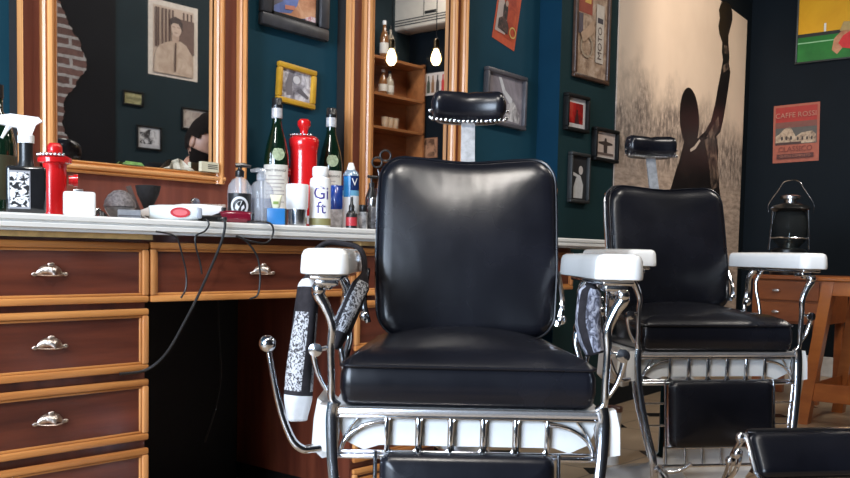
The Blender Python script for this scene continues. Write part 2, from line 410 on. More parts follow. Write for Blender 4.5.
# ------------------------------------------------------------------ pictures and posters
def pic(name, label, cat, loc, rz, w, h, prints, fr=None, fw=.02, ft=.018, mat_c=None, mw=0, tilt=0, group=None, depth=0, fr2=None):
    """local axes: x right seen from the front, -y toward the viewer, z up"""
    t = thing(name, label, cat, loc, rz, group); t.rotation_euler = (0, tilt, rz)
    iw, ih = w, h; back = -.001
    if fr:
        m_ = MB()
        def bar(x0, x1, z0, z1): m_.box(x0, x1, -ft, -.0005, z0, z1, fr, min(fw, ft)*.25)
        bar(-w/2, w/2, h/2-fw, h/2); bar(-w/2, w/2, -h/2, -h/2+fw); bar(-w/2, -w/2+fw, -h/2+fw, h/2-fw); bar(w/2-fw, w/2, -h/2+fw, h/2-fw)
        if fr2:
            g = fw*.3
            for (x0, x1, z0, z1) in ((-w/2+fw, w/2-fw, h/2-fw-g, h/2-fw), (-w/2+fw, w/2-fw, -h/2+fw, -h/2+fw+g), (-w/2+fw, -w/2+fw+g, -h/2+fw, h/2-fw), (w/2-fw-g, w/2-fw, -h/2+fw, h/2-fw)): m_.box(x0, x1, -ft*.6, -.0005, z0, z1, fr2)
        m_.build('frame', t, smooth=30)
        iw, ih = w-2*fw, h-2*fw; back = -ft*.35
    if mat_c:
        MB().box(-iw/2, iw/2, back-.001, back+.0005, -ih/2, ih/2, mat_c).build('mat_board', t, smooth=0)
        iw -= 2*mw; ih -= 2*mw; back -= .0012
    p = MB(); k = 0
    for item in prints:
        kind = item[0]; yy = back-.0007*k-.0002; k += 1
        if kind == 'bg': p.box(-iw/2, iw/2, yy-.0006, yy, -ih/2, ih/2, item[1]); k += 1
        elif kind == 'p': p.sheet([((x-.5)*iw, yy, (z-.5)*ih) for (x, z) in item[1]], item[2])
        elif kind == 'e':
            cx, cz, rx, rz_ = item[1]; p.sheet([((cx-.5)*iw+rx*iw*cos(a*pi/12), yy, (cz-.5)*ih+rz_*ih*sin(a*pi/12)) for a in range(24)], item[2])
        elif kind == 'o':
            cx, cz, rx, th = item[1]; n = 24
            vs = [((cx-.5)*iw+q*cos(a*2*pi/n), yy, (cz-.5)*ih+q*sin(a*2*pi/n)) for a in range(n) for q in (rx*iw, (rx-th)*iw)]
            p.add(vs, [[2*a, 2*((a+1) % n), 2*((a+1) % n)+1, 2*a+1] for a in range(n)], item[2])
        elif kind == 't':
            body, x, z, size, M_, r_ = item[1:]
            def fr_(u, v, x=x, z=z, r_=r_, yy=yy):
                a_, b_ = rot2(r_, u, v); return ((x-.5)*iw+a_, yy, (z-.5)*ih+b_)
            p.text(body, size, M_, fr_)
    p.build('print', t, smooth=0, fixn=False)
    return t
R_ = lambda x0, z0, x1, z1: [(x0, z0), (x1, z0), (x1, z1), (x0, z1)]
def wallpic(px0, px1, py0, py1, Y=W, **k):
    pm = (py0+py1)/2; a = onY(px0, pm, Y); b = onY(px1, pm, Y); xm = (a.x+b.x)/2
    pc = onY((px0+px1)/2, py0, Y); pd = onY((px0+px1)/2, py1, Y)
    return Vector((xm, Y, (pc.z+pd.z)/2)), abs(b.x-a.x), abs(pc.z-pd.z)
SKIN_P = photo('print_skin', [(.3, (.30, .11, .05)), (.55, (.55, .25, .13)), (.75, (.75, .45, .28))], 12, 3)
GREYP = photo('print_grey_crowd', [(.3, (.06, .05, .06)), (.48, (.33, .31, .35)), (.62, (.72, .70, .75))], 22, 1)
# 1 boxer photo, dark frame
L_, w_, h_ = wallpic(258, 325, -45, 34)
pic('framed_photo', 'dark wide-framed colour photo of a bare torso between the mirrors', 'picture', L_, 0, w_, h_,
    [('bg', photo('print_blue_grey', [(.35, (.05, .07, .16)), (.6, (.16, .22, .5)), (.75, (.30, .30, .42))], 5, 2)),
     ('p', [(.0, .06), (.1, .2), (.25, .30), (.3, .55), (.15, .8), (0, .9)], flat((.12, .11, .14))),
     ('p', [(.18, .08), (.42, .12), (.55, .3), (.62, .6), (.75, .85), (.95, .8), (1, .4), (.97, .18), (.8, .12), (.5, .05), (.2, .02)], SKIN_P),
     ('p', [(.3, .17), (.5, .2), (.5, .28), (.3, .25)], flat((.5, .18, .12))),
     ('p', [(.72, .02), (.98, .02), (.99, .16), (.85, .18), (.72, .12)], photo('print_red_white', [(.4, (.5, .04, .06)), (.55, (.7, .6, .62))], 60, 4)),
     ('p', R_(0, -.0, 1, .075), flat((.62, .64, .68)))],
    plain('charcoal_frame', (.045, .045, .05), .35, 0, .2, 30), .042, .030, fr2=BLK, tilt=.02)
# 2 yellow frame
L_, w_, h_ = wallpic(275, 313, 66, 106)
YEL = plain('ochre_yellow_frame', (.58, .32, .025), .4, 0, .15, 25)
pic('framed_photo', 'small yellow-framed black and white photo above the green bottles', 'picture', L_, 0, w_, h_,
    [('bg', GREYP), ('p', [(.2, .1), (.4, .15), (.35, .8), (.25, .9), (.15, .5)], flat((.2, .18, .2))), ('p', [(.55, .3), (.9, .12), (.95, .2), (.65, .45)], flat((.14, .13, .15))), ('e', (.5, .7, .12, .14), flat((.65, .63, .66)))],
    YEL, .019, .020, tilt=.055)
# 3 tilted orange poster
a, b, c, d = onY(503, -22, W), onY(490.5, 34.8, W), onY(512.5, 51.2, W), onY(522, -5, W)
tl = math.atan2(c.z-b.z, c.x-b.x); ctr = (a+b+c+d)/4
ORG = photo('print_orange_red', [(.3, (.30, .030, .012)), (.55, (.50, .075, .025)), (.8, (.60, .17, .05))], 16, 6)
w3 = ((c-b).length); h3 = (a-b).length
pic('wall_poster', 'small orange-red poster hung askew above the grey-framed picture', 'poster', (ctr.x, W, ctr.z), 0, w3*1.0, h3,
    [('bg', flat((.55, .085, .03))), ('p', R_(.05, .12, .93, .98), ORG), ('p', [(.06, .14), (.5, .16), (.42, .5), (.25, .75), (.06, .8)], flat((.50, .40, .36))),
     ('p', [(.15, .2), (.6, .18), (.62, .3), (.5, .4), (.48, .6), (.36, .72), (.28, .6), (.3, .42), (.15, .36)], photo('print_rider', [(.4, (.015, .012, .012)), (.6, (.10, .05, .04)), (.75, (.4, .3, .26))], 30, 3)),
     ('o', (.80, .26, .15, .04), flat((.60, .42, .12))), ('e', (.4, .66, .06, .05), flat((.45, .3, .24)))], tilt=-tl*.8)
# 4 grey frame
L_, w_, h_ = wallpic(482.5, 522.5, 72, 127)
pic('framed_photo', 'thin grey-framed silvery photo just right of the front headrest', 'picture', L_, 0, w_, h_,
    [('bg', photo('print_silver', [(.3, (.16, .14, .16)), (.6, (.30, .27, .30)), (.8, (.42, .38, .40))], 9, 8)),
     ('p', [(.3, .95), (.38, .95), (.5, .7), (.7, .55), (.72, .4), (.6, .45), (.42, .65)], flat((.6, .6, .62))),
     ('p', [(.55, .4), (.75, .5), (.95, .2), (.9, .04), (.5, .06)], photo('print_white_streaks', [(.4, (.22, .2, .21)), (.6, (.72, .70, .70))], 30, 4, (1, 1, .5)))],
    plain('grey_frame', (.09, .085, .095), .35, 0, .2, 20), .018, .028, tilt=.02)
# 5 tall collage frame on the pillar
L_, w_, h_ = wallpic(573, 608, -62, 82, PYF)
TAN = photo('print_tan_collage', [(.3, (.20, .12, .08)), (.5, (.42, .29, .20)), (.7, (.58, .45, .35))], 20, 5)
pic('framed_poster', 'tall brown-framed vintage motoring collage high on the pillar', 'poster', L_, 0, w_, h_,
    [('bg', TAN), ('p', R_(.05, .46, .5, .6), flat((.30, .06, .035))), ('p', R_(.25, .54, .45, .58), flat((.60, .36, .08))), ('p', R_(.06, .3, .2, .45), flat((.10, .08, .10))),
     ('o', (.42, .68, .12, .035), INK), ('o', (.75, .67, .12, .04), INK), ('p', R_(.62, .12, .88, .56), flat((.56, .49, .42))), ('p', R_(.66, .42, .84, .46), flat((.06, .05, .06))), ('t', 'MOTO', .75, .27, .052, flat((.10, .06, .05)), pi/2),
     ('o', (.32, .22, .2, .035), flat((.36, .28, .20))), ('p', [(.1, .3), (.5, .42), (.56, .34), (.2, .24)], flat((.45, .3, .2))), ('p', R_(.05, .78, .95, .8), flat((.25, .2, .16))), ('p', R_(.1, .84, .45, .95), flat((.25, .10, .07)))],
    plain('brown_frame', (.07, .035, .022), .4, 0, .3, 30), .02, .022)
# 6-8 small frames on the pillar
L_, w_, h_ = wallpic(562.5, 585, 95, 132, PYF)
pic('framed_photo', 'black-framed red stage photo with white borders on the pillar', 'picture', L_, 0, w_, h_,
    [('bg', photo('print_red_stage', [(.3, (.10, .004, .004)), (.55, (.45, .015, .012)), (.8, (.7, .12, .08))], 14, 3)), ('p', [(.38, 0), (.5, .55), (.56, .62), (.62, .5), (.72, 0)], flat((.05, .008, .008))), ('e', (.55, .62, .07, .07), flat((.05, .01, .01)))],
    DARKF, .016, .03, flat((.6, .56, .55)), .022)
L_, w_, h_ = wallpic(591, 614.5, 129, 162, PYF)
pic('framed_photo', 'black-framed cream print of a dark standing figure with arms spread', 'picture', L_, 0, w_, h_,
    [('bg', photo('print_cream', [(.3, (.48, .38, .33)), (.7, (.62, .52, .46))], 9, 3)), ('p', [(.42, .1), (.6, .1), (.62, .5), (.9, .55), (.9, .62), (.58, .68), (.55, .82), (.47, .82), (.44, .68), (.12, .62), (.12, .55), (.4, .5)], flat((.05, .035, .03))), ('p', R_(.05, .05, .95, .16), flat((.14, .10, .085)))],
    DARKF, .016, .03, flat((.62, .56, .52)), .010)
L_, w_, h_ = wallpic(567, 586, 153, 203, PYF)
pic('framed_photo', 'narrow grey-framed photo of a pale figure, lowest on the pillar', 'picture', L_, 0, w_, h_,
    [('bg', flat((.018, .018, .02))), ('p', [(.2, .04), (.75, .04), (.8, .35), (.62, .55), (.5, .58), (.35, .5), (.2, .3)], flat((.50, .50, .50))), ('e', (.62, .68, .14, .1), flat((.48, .45, .43))), ('p', [(.1, .55), (.5, .5), (.52, .56), (.15, .62)], flat((.55, .54, .54)))],
    plain('pewter_frame', (.022, .024, .025), .5), .014, .026)
# 9 coffee poster on the end wall, 10 yellow and green picture
a, b = onX(773.4, 133, XE), onX(819.4, 133, XE); t_, u_ = onX(796, 104, XE), onX(796, 162, XE)
wP, hP = abs(a.y-b.y), t_.z-u_.z
RUST = flat((.36, .10, .06)); CRM = photo('print_cream_ruin', [(.35, (.12, .08, .06)), (.55, (.45, .34, .24)), (.7, (.56, .46, .34))], 22, 6)
pic('wall_poster', 'red and cream coffee advertisement poster with an arched ruin on the dark end wall', 'poster', (XE, (a.y+b.y)/2, (t_.z+u_.z)/2), -pi/2, wP, hP,
    [('bg', RUST), ('p', R_(.05, .66, .95, .96), flat((.34, .028, .020))), ('p', R_(.05, .31, .95, .68), flat((.09, .085, .075))), ('p', R_(.05, .60, .95, .70), flat((.17, .06, .045))), ('p', [(.06, .32), (.93, .32), (.93, .46), (.85, .52), (.62, .50), (.5, .44), (.42, .56), (.36, .62), (.24, .58), (.14, .50), (.06, .46)], CRM),
     ('p', R_(.06, .31, .62, .35), flat((.06, .03, .025)))] +
    [('e', (x, .42, .025, .035), flat((.05, .035, .03))) for x in (.2, .3, .4)] + [('e', (x, .40, .02, .03), flat((.05, .035, .03))) for x in (.55, .65, .75, .85)] +
    [('t', 'CAFFE ROSSI', .5, .81, hP*.125, flat((.42, .20, .14)), 0), ('t', 'CLASSICO', .5, .225, hP*.13, flat((.16, .035, .025)), 0), ('p', R_(.1, .07, .9, .145), flat((.09, .025, .02))), ('t', 'GUSTO COMPLETO', .5, .107, hP*.06, flat((.36, .14, .09)), 0)],
    tilt=-.02)
a, b = onX(797, 30, XE), onX(890, 30, XE); t_, u_ = onX(822, -40, XE), onX(822, 62, XE)
pic('framed_photo', 'yellow and green sports picture in a thin dark frame on the end wall', 'picture', (XE, (a.y+b.y)/2, (t_.z+u_.z)/2), -pi/2, abs(a.y-b.y), t_.z-u_.z,
    [('bg', photo('print_amber', [(.3, (.68, .32, .010)), (.7, (.80, .42, .018))], 3, 2)), ('p', R_(0, 0, 1, .27), photo('print_pitch_green', [(.3, (.012, .13, .022)), (.7, (.025, .21, .035))], 6, 3)), ('p', R_(0, .25, 1, .285), flat((.02, .02, .015))), ('p', R_(0, .185, .42, .197), flat((.28, .55, .28))),
     ('p', R_(.30, .285, .325, .37), flat((.75, .75, .7))), ('p', [(.40, .09), (.46, .04), (.54, .12), (.66, .2), (.64, .33), (.55, .34), (.50, .27), (.42, .2)], SKIN_P), ('p', [(.47, .15), (.52, .22), (.66, .29), (.9, .27), (.95, .14), (.62, .08), (.52, .10)], flat((.62, .03, .03))), ('p', [(.48, .27), (.6, .27), (.66, .35), (.52, .36)], flat((.45, .32, .12)))],
    plain('thin_dark_frame', (.03, .035, .035), .4), .012, .02)

# pictures on the wall across the room (seen in the left mirror); rz = pi faces +Y
def oppic(px0, px1, py0, py1):
    a, b = mir(px0, (py0+py1)/2), mir(px1, (py0+py1)/2); t_, u_ = mir((px0+px1)/2, py0), mir((px0+px1)/2, py1)
    return Vector(((a.x+b.x)/2, YB, (t_.z+u_.z)/2)), abs(a.x-b.x), abs(t_.z-u_.z)
L_, w_, h_ = oppic(148, 197.5, 3, 78)
SEP = photo('print_sepia', [(.3, (.46, .34, .27)), (.7, (.62, .50, .41))], 6, 3); SEPD = flat((.10, .055, .045)); SEPM = photo('print_sepia_coat', [(.35, (.40, .29, .22)), (.65, (.58, .46, .37))], 10, 4)
pic('wall_poster', 'large sepia portrait poster in a pale border, reflected high in the left mirror', 'poster', L_, pi, w_, h_,
    [('bg', flat((.64, .57, .50))), ('p', R_(.09, .04, .91, .93), SEP)] +
    [('p', R_(x, .38, x+.035, .9), SEPD) for x in (.12, .2, .28, .5, .57, .64, .71, .79, .84)] + [('p', R_(.09, .36, .46, .80), flat((.14, .085, .07)))] +
    [('p', [(.12, .04), (.14, .35), (.25, .46), (.36, .5), (.5, .5), (.66, .46), (.80, .40), (.88, .28), (.90, .04)], SEPM),
     ('p', [(.40, .52), (.43, .48), (.54, .48), (.56, .56), (.5, .6), (.4, .6)], flat((.45, .32, .25))), ('e', (.46, .66, .105, .105), flat((.55, .41, .33))), ('p', [(.33, .62), (.33, .74), (.38, .80), (.48, .82), (.57, .79), (.60, .72), (.58, .69), (.52, .73), (.42, .73), (.37, .68)], flat((.05, .03, .028))),
     ('p', R_(.39, .675, .44, .682), SEPD), ('p', R_(.49, .675, .54, .682), SEPD), ('p', R_(.44, .60, .50, .608), SEPD), ('p', [(.47, .08), (.5, .08), (.49, .47), (.46, .47)], SEPD)])
L_, w_, h_ = oppic(122, 143, 91, 106)
pic('framed_photo', 'small black-framed yellowish photo reflected under the sepia poster', 'picture', L_, pi, w_, h_, [('bg', photo('print_olive', [(.3, (.05, .05, .03)), (.5, (.30, .28, .14)), (.7, (.52, .48, .28))], 14, 2))], DARKF, .014, .014)
L_, w_, h_ = oppic(136, 161, 126, 150)
pic('framed_photo', 'black-framed high-contrast drawing lowest on the reflected wall', 'picture', L_, pi, w_, h_, [('bg', photo('print_black_white', [(.42, (.03, .03, .035)), (.5, (.6, .6, .62))], 12, 7)), ('p', R_(.0, 0, 1, .12), flat((.5, .5, .52)))], DARKF, .013, .014, flat((.5, .5, .52)), .012)
L_, w_, h_ = oppic(181, 212, 109, 131)
pic('framed_photo', 'black-framed pale photo behind the barber, reflected in the left mirror', 'picture', L_, pi, w_, h_, [('bg', photo('print_dusty', [(.35, (.16, .11, .10)), (.6, (.48, .42, .38))], 8, 9))], DARKF, .013, .014, flat((.45, .42, .4)), .012)
# on the end wall near the corner (seen in the tall mirror)
def mirX(px, py): p = onX(px, py, XE); return Vector((XE, 2*WM-p.y, p.z))
a, b = mirX(421, 84), mirX(452, 84); t_, u_ = mirX(433, 73), mirX(433, 95)
WHP = flat((.62, .55, .50))
pic('wall_poster', 'white poster with a row of red and dark bottles, reflected in the tall mirror', 'poster', (XE, (a.y+b.y)/2, (t_.z+u_.z)/2), -pi/2, abs(a.y-b.y), t_.z-u_.z,
    [('bg', WHP)]+[('p', [(x-.05, .1), (x+.05, .1), (x+.05, .55), (x+.02, .7), (x+.02, .88), (x-.02, .88), (x-.02, .7), (x-.05, .55)], M_) for x, M_ in ((.12, flat((.4, .03, .03))), (.28, flat((.5, .04, .04))), (.45, flat((.04, .03, .03))), (.6, flat((.25, .12, .05))), (.74, flat((.05, .06, .04))), (.88, flat((.4, .03, .03))))])
a, b = mirX(420.5, 148), mirX(437.5, 148); t_, u_ = mirX(429, 138), mirX(429, 158)
pic('wall_poster', 'small tan print low on the end wall, reflected in the tall mirror', 'poster', (XE, (a.y+b.y)/2, (t_.z+u_.z)/2), -pi/2, abs(a.y-b.y), t_.z-u_.z,
    [('bg', flat((.34, .16, .09))), ('p', R_(.06, .06, .94, .94), photo('print_tan_dark', [(.4, (.10, .05, .03)), (.55, (.42, .22, .13))], 12, 3))])

# ------------------------------------------------------------------ air conditioner, pendants, bar shelf
a, b = mirX(405, 20), mirX(452, 20); zb = mirX(408, 36).z
acm = plain('aircon_shell', (.62, .55, .46), .4, 0, .04)
ac = thing('air_conditioner', 'cream wall air conditioner above the bottle poster, reflected in the tall mirror', 'air conditioner', (XE, min(a.y, b.y), zb))
wAC = .85
MB().box(-.20, -.001, 0, wAC, .0, .30, acm, .02, 3).build('housing', ac)
m_ = MB()
for k in range(3): m_.box(-.203, -.199, .03, wAC-.03, .035+.022*k, .043+.022*k, BLK)
m_.box(-.203, -.199, abs(a.y-b.y)*.72, abs(a.y-b.y)*.73, .09, .3, BLK)
m_.build('vent_slats', ac, smooth=0)
MB().box(-.204, -.199, abs(a.y-b.y)*.75, abs(a.y-b.y)*.98, .10, .125, BLK).build('display', ac, smooth=0)
def emis(name, c, s):
    M, N, L, B = newmat(name); t = noise(N, L, 40); r = ramp(N, [(.3, tuple(x*.9 for x in c)), (.7, c)]); L.new(t.outputs[0], r.inputs[0])
    L.new(r.outputs[0], B.inputs['Emission Color']); B.inputs['Emission Strength'].default_value = s; L.new(r.outputs[0], B.inputs['Base Color']); return M
BULB = emis('glowing_bulb', (1, .68, .30), 13); BRASS = plain('dark_brass', (.10, .07, .04), .35, 1)
for px, lab in ((391.5, 'glowing filament bulb on a black cord, left of the two in the tall mirror'), (436, 'glowing filament bulb on a black cord, right of the two in the tall mirror')):
    d = ray(px, 57); rr = Vector((d.x, d.y, 0)).length; p = EYE+d*(6.2/rr)
    p = Vector((p.x, 2*WM-p.y, p.z))
    t = thing('pendant_bulb', lab, 'lamp', p, 0, 'filament pendant bulbs')
    MB().lathe([(.001, -.055), (.018, -.05), (.031, -.028), (.033, -.01), (.026, .02), (.015, .045), (.013, .05)], BULB, n=16).build('bulb', t)
    MB().lathe([(.014, .05), (.019, .052), (.019, .10), (.012, .115), (.004, .12)], BRASS, n=14).build('socket', t)
    MB().tube([(0, 0, .118), (0, 0, CEIL-p.z)], .003, BLK, 6).build('cord', t)
# bar shelf in the corner
SHW = wood('bar_shelf_wood', (.20, .07, .025), (.42, .17, .06), (3, 20, 14))
sh = thing('wall_shelf', 'warm wooden bottle shelf in the corner, reflected in the tall mirror', 'shelf', (5.62, YB, 0))
sw = XE-5.62-.03
MB().box(0, sw, .001, .02, .6, 2.42, SHW).build('back_panel', sh, smooth=0)
zs = [mir(386, y).z for y in (66, 101, 133, 165)]
for z in zs: MB().box(.0, sw, .02, .22, z-.012, z+.012, SHW, .003).build('shelf_board', sh, smooth=0)
for x in (0, sw-.02): MB().box(x, x+.02, .02, .22, .6, 2.42, SHW).build('upright', sh, smooth=0)
AMB = plain('amber_bottle_glass', (.22, .09, .03), .1, 0, .3, 8, coat=.7); PALE = plain('pale_bottle_glass', (.42, .36, .28), .1, 0, .2, 8, coat=.7)
def shelf_bottle(px, z, M, lab, h=.28):
    x = mir(px, 80).x; t = thing('spirit_bottle', lab, 'bottle', (x, YB+.12, z), 0, 'bottles on the corner shelf')
    MB().lathe([(.001, 0), (.036, .002), (.038, .02), (.038, h*.55), (.03, h*.66), (.014, h*.78), (.013, h*.92), (.001, h*.92)], M, n=16).build('body', t)
    MB().lathe([(.001, h*.9), (.016, h*.9), (.016, h), (.001, h)], BLK if M is PALE else WHT, n=12).build('cap', t)
    MB().lathe([(.0386, h*.16), (.0389, h*.17), (.0389, h*.42), (.0386, h*.43)], PAPER, n=16).build('label', t)
shelf_bottle(380, zs[0]+.0122, PALE, 'pale spirit bottle with a white label on the top corner shelf', .30)
shelf_bottle(373.5, zs[0]+.0122, AMB, 'amber bottle beside the mirror frame on the top corner shelf', .33)
shelf_bottle(379.5, zs[1]+.0122, PALE, 'pale squat bottle on the second corner shelf', .22)
shelf_bottle(373, zs[1]+.0122, AMB, 'amber bottle at the frame edge on the second corner shelf', .22)
for px, lab in ((375, 'stemless glass nearest the frame on the third corner shelf'), (380, 'stemless glass in the middle of the third corner shelf'), (385, 'stemless glass furthest right on the third corner shelf')):
    t = MB().lathe([(.001, 0), (.026, .001), (.032, .05), (.034, .10), (.031, .10), (.028, .05), (.001, .008)], glass('shelf_glass', (.95, .85, .7), .3), n=16).build('drinking_glass', None, loc=(mir(px, 120).x, YB+.12, zs[2]+.0122)); tag(t, lab, 'glass', 'glasses on the corner shelf')

# ------------------------------------------------------------------ mirrors
def mirrormat():
    M, N, L, B = newmat('mirror_silver'); t = noise(N, L, 2); r = ramp(N, [(.3, (.86, .87, .88)), (.7, (.90, .91, .92))]); L.new(t.outputs[0], r.inputs[0]); L.new(r.outputs[0], B.inputs['Base Color'])
    B.inputs['Metallic'].default_value = 1; B.inputs['Roughness'].default_value = .015; return M
MIR = mirrormat()
def mould(m_, p, q, wd, ht, horiz):
    """stepped moulding between two points on the board; cross-section across wd, standing ht toward -y"""
    prof = [(0, 0), (0, ht*.55), (.12, ht*.8), (.24, ht*.55), (.34, ht*.9), (.5, ht), (.66, ht*.9), (.76, ht*.5), (.88, ht*.7), (1, ht*.45), (1, 0)]
    P = []
    for (s_, e) in ((p, 0), (q, 1)):
        P.append([((s_[0], s_[1]-hh, s_[2]+f*wd) if horiz else (s_[0]+f*wd, s_[1]-hh, s_[2])) for (f, hh) in prof])
    m_.rings(P, HONX if horiz else HONZ)
def mirror(lab, x0, x1, xl, xr, zbot, board_bottom, ztop):
    """x0..x1 outer board, xl..xr glass"""
    t = thing('wall_mirror', lab, 'mirror', (x0, W, 0))
    q = x0
    mw = .035
    m_ = MB()
    fr = W-WM+.004
    # board round the glass
    m_.box(0, xl-x0-.0, -fr, -.001, board_bottom, ztop, MAHW); m_.box(xr-x0, x1-x0, -fr, -.001, board_bottom, ztop, MAHW)
    m_.box(xl-x0, xr-x0, -fr, -.001, board_bottom, zbot, MAHW)
    m_.box(-.0012, 0, -fr, -.001, board_bottom, ztop, plain('shaded_edge_tone', (.012, .010, .010), .6))  # shade on the board's left side is put into this dark strip
    m_.build('backing_board', t, smooth=0)
    MB().box(xl-x0-.005, xr-x0+.005, -(W-WM), -.002, zbot-.005, ztop, MIR).build('mirror_glass', t, smooth=0)
    return t, fr
zt = 2.9
xo0, xo1 = onY(11.5, 40, W-.012).x, onY(246, 60, W-.05).x
xg0, xg1 = onY(54.5, 60, WM-.012).x, onY(216.5, 120, WM-.012).x
zg = onY(140, 168.2, WM-.01).z
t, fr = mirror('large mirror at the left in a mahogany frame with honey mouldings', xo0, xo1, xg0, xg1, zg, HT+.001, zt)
YM = -fr
xi0 = onY(43, 60, W-.06).x; xi1 = onY(225.5, 120, W-.06).x; zi = onY(150, 178.3, W-.06).z
m_ = MB(); mould(m_, (xi0-xo0, YM, zi), (xi0-xo0, YM, zt), xg0-xi0+.006, .026, False); mould(m_, (xg1-xo0-.006, YM, zi), (xg1-xo0-.006, YM, zt), xi1-xg1+.006, .026, False)
mould(m_, (xi0-xo0, YM+.0005, zi), (xi1-xo0, YM+.0005, zi), zg-zi+.006, .024, True); m_.build('inner_moulding', t, smooth=25)
xa = onY(21.5, 40, W-.06).x; xb = onY(239.5, 100, W-.06).x
for (a, b) in ((xo0, xa), (xb, xo1)):
    m_ = MB(); mould(m_, (a-xo0, YM, HT+.002), (a-xo0, YM, zt), b-a, .03, False); m_.build('outer_moulding', t, smooth=25)
XIN0, XIN1, ZLEDGE, YLEDGE = xi0, xi1, zg+.0065, W-fr-.012
# tall mirror
xo0, xo1 = onY(347, 60, W-.05).x, onY(466.5, 60, W-.05).x
xg0, xg1 = onY(372.5, 60, WM-.012).x, onY(452, 60, WM-.012).x
zg = HT+.10
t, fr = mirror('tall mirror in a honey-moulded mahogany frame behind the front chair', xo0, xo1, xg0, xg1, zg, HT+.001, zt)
xi0 = onY(364.5, 60, W-.06).x; xi1 = onY(458, 60, W-.06).x
m_ = MB(); mould(m_, (xi0-xo0, -fr, zg-.04), (xi0-xo0, -fr, zt), xg0-xi0+.006, .026, False); mould(m_, (xg1-xo0-.006, -fr, zg-.04), (xg1-xo0-.006, -fr, zt), xi1-xg1+.006, .026, False)
mould(m_, (xi0-xo0, -fr+.0005, zg-.04), (xi1-xo0, -fr+.0005, zg-.04), .046, .024, True); m_.build('inner_moulding', t, smooth=25)
xa = onY(354, 60, W-.06).x; xb = onY(463, 60, W-.06).x
for (a, b) in ((xo0, xa), (xb, xo1)):
    m_ = MB(); mould(m_, (a-xo0, -fr, HT+.002), (a-xo0, -fr, zt), b-a, .03, False); m_.build('outer_moulding', t, smooth=25)

# ------------------------------------------------------------------ worktop and cabinets
WTM = plain('white_worktop', (.80, .80, .78), .3, 0, .06, 5)
XC1 = 3.62
prof = [(W-.001, HT), (YF+.006, HT), (YF, HT-.004), (YF, HT-.012), (YF+.005, HT-.014), (YF+.005, HT-.018), (YF, HT-.02), (YF, HT-.028), (YF+.006, HT-.03), (YF+.006, HT-.036), (W-.001, HT-.036)]
wt = MB().rings([[(x, y, z) for (y, z) in prof] for x in (.25, XC1)], WTM).build('worktop', smooth=0)
tag(wt, 'long white worktop with a grooved front edge along the mirror wall', 'worktop')
ZT = HT-.0365                                     # underside of the worktop
YP = YF+.045                                      # cabinet face
def handle(parent, x, z, y):
    m_ = MB(); s = 1.0; prof_ = []
    # cup pull: half dome with a flared rim and two ears
    rings_ = []
    for k in range(9):
        a = pi*k/8
        ring = []
        for j in range(7):
            b = pi/2*j/6
            ring.append((x+.038*cos(a)*cos(b*.0+0)*(.35+.65*cos(b)) if 0 else x+.036*cos(a)*(cos(b)*.9+.1), y-.024*sin(b)*sin(a)-.001, z-.010+.028*sin(a)*cos(b)))
        rings_.append(ring)
    vs = [p for r in rings_ for p in r]; fs = [[i*7+j, (i+1)*7+j, (i+1)*7+j+1, i*7+j+1] for i in range(8) for j in range(6)]
    m_.add(vs, fs, PEWTER)
    m_.tube([(x-.037, y-.003, z-.010), (x-.018, y-.021, z-.0105), (x, y-.026, z-.011), (x+.018, y-.021, z-.0105), (x+.037, y-.003, z-.010)], .0022, PEWTER, 6)
    for s_ in (-1, 1): m_.sphere((x+s_*.041, y-.003, z-.008), .007, PEWTER, 10, (1.2, .5, .8))
    m_.sphere((x, y-.008, z+.018), .006, PEWTER, 10, (1.6, .7, .8))
    for v in m_.v: v.x = x+(v.x-x)*.84; v.z = z+(v.z-z)*.84
    m_.build('handle', parent, smooth=60)
def drawer(parent, x0, x1, z0, z1, y, hx=None, fw=.016):
    d = MB().box(x0+.004, x1-.004, y-.006, y+.25, z0+.004, z1-.004, MAHX).build('drawer', parent, smooth=0)
    m_ = MB()
    def strip(a, b, c, e, M):                      # bevelled frame bar
        m_.box(a, b, y-.016, y-.004, c, e, M, .004)
    strip(x0, x1, z1-fw, z1, HONX); strip(x0, x1, z0, z0+fw, HONX); strip(x0, x0+fw, z0+fw, z1-fw, HONZ); strip(x1-fw, x1, z0+fw, z1-fw, HONZ)
    g = .006; w2 = fw+g
    m_.box(x0+fw, x1-fw, y-.011, y-.005, z1-w2, z1-fw, HONX, .002); m_.box(x0+fw, x1-fw, y-.011, y-.005, z0+fw, z0+w2, HONX, .002)
    m_.box(x0+fw, x0+w2, y-.011, y-.005, z0+w2, z1-w2, HONZ, .002); m_.box(x1-w2, x1-fw, y-.011, y-.005, z0+w2, z1-w2, HONZ, .002)
    m_.build('moulding_frame', d, smooth=30)
    handle(d, (x0+x1)/2 if hx is None else hx, (z0+z1)/2+.004, y-.007)
    return d
X1 = onY(145.5, 340, YP).x; XH = onY(48, 348, YP).x; X0 = 2*XH-X1
zl = [onY(72, y, YP-.01).z for y in (241, 304.5, 311, 377.5, 386, 451)]
def pedestal(label, dx):
    t = thing('drawer_cabinet', label, 'cabinet', (X0+dx, YP, 0), 0, 'drawer pedestals under the worktop'); w = X1-X0
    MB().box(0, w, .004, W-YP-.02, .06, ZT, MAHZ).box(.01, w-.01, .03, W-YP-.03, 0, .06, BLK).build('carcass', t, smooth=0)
    hh = zl[2]-zl[3]; gp = zl[3]-zl[4]
    zz = [(zl[1], zl[0]), (zl[3], zl[2]), (zl[5], zl[4]), (zl[5]-gp-hh, zl[5]-gp), (.07, zl[5]-2*gp-hh)]
    for (a, b) in zz:
        if b-a > .05: drawer(t, .0, w-.0, a, b, 0)
    MB().box(.0, w-.001, -.03, .004, ZT-.012, ZT, plain('pale_strip_wood', (.55, .36, .15), .5, 0, .2, 40)).build('edge_strip', t, smooth=0)
    return t
pedestal('mahogany drawer cabinet with honey mouldings at the far left', 0)
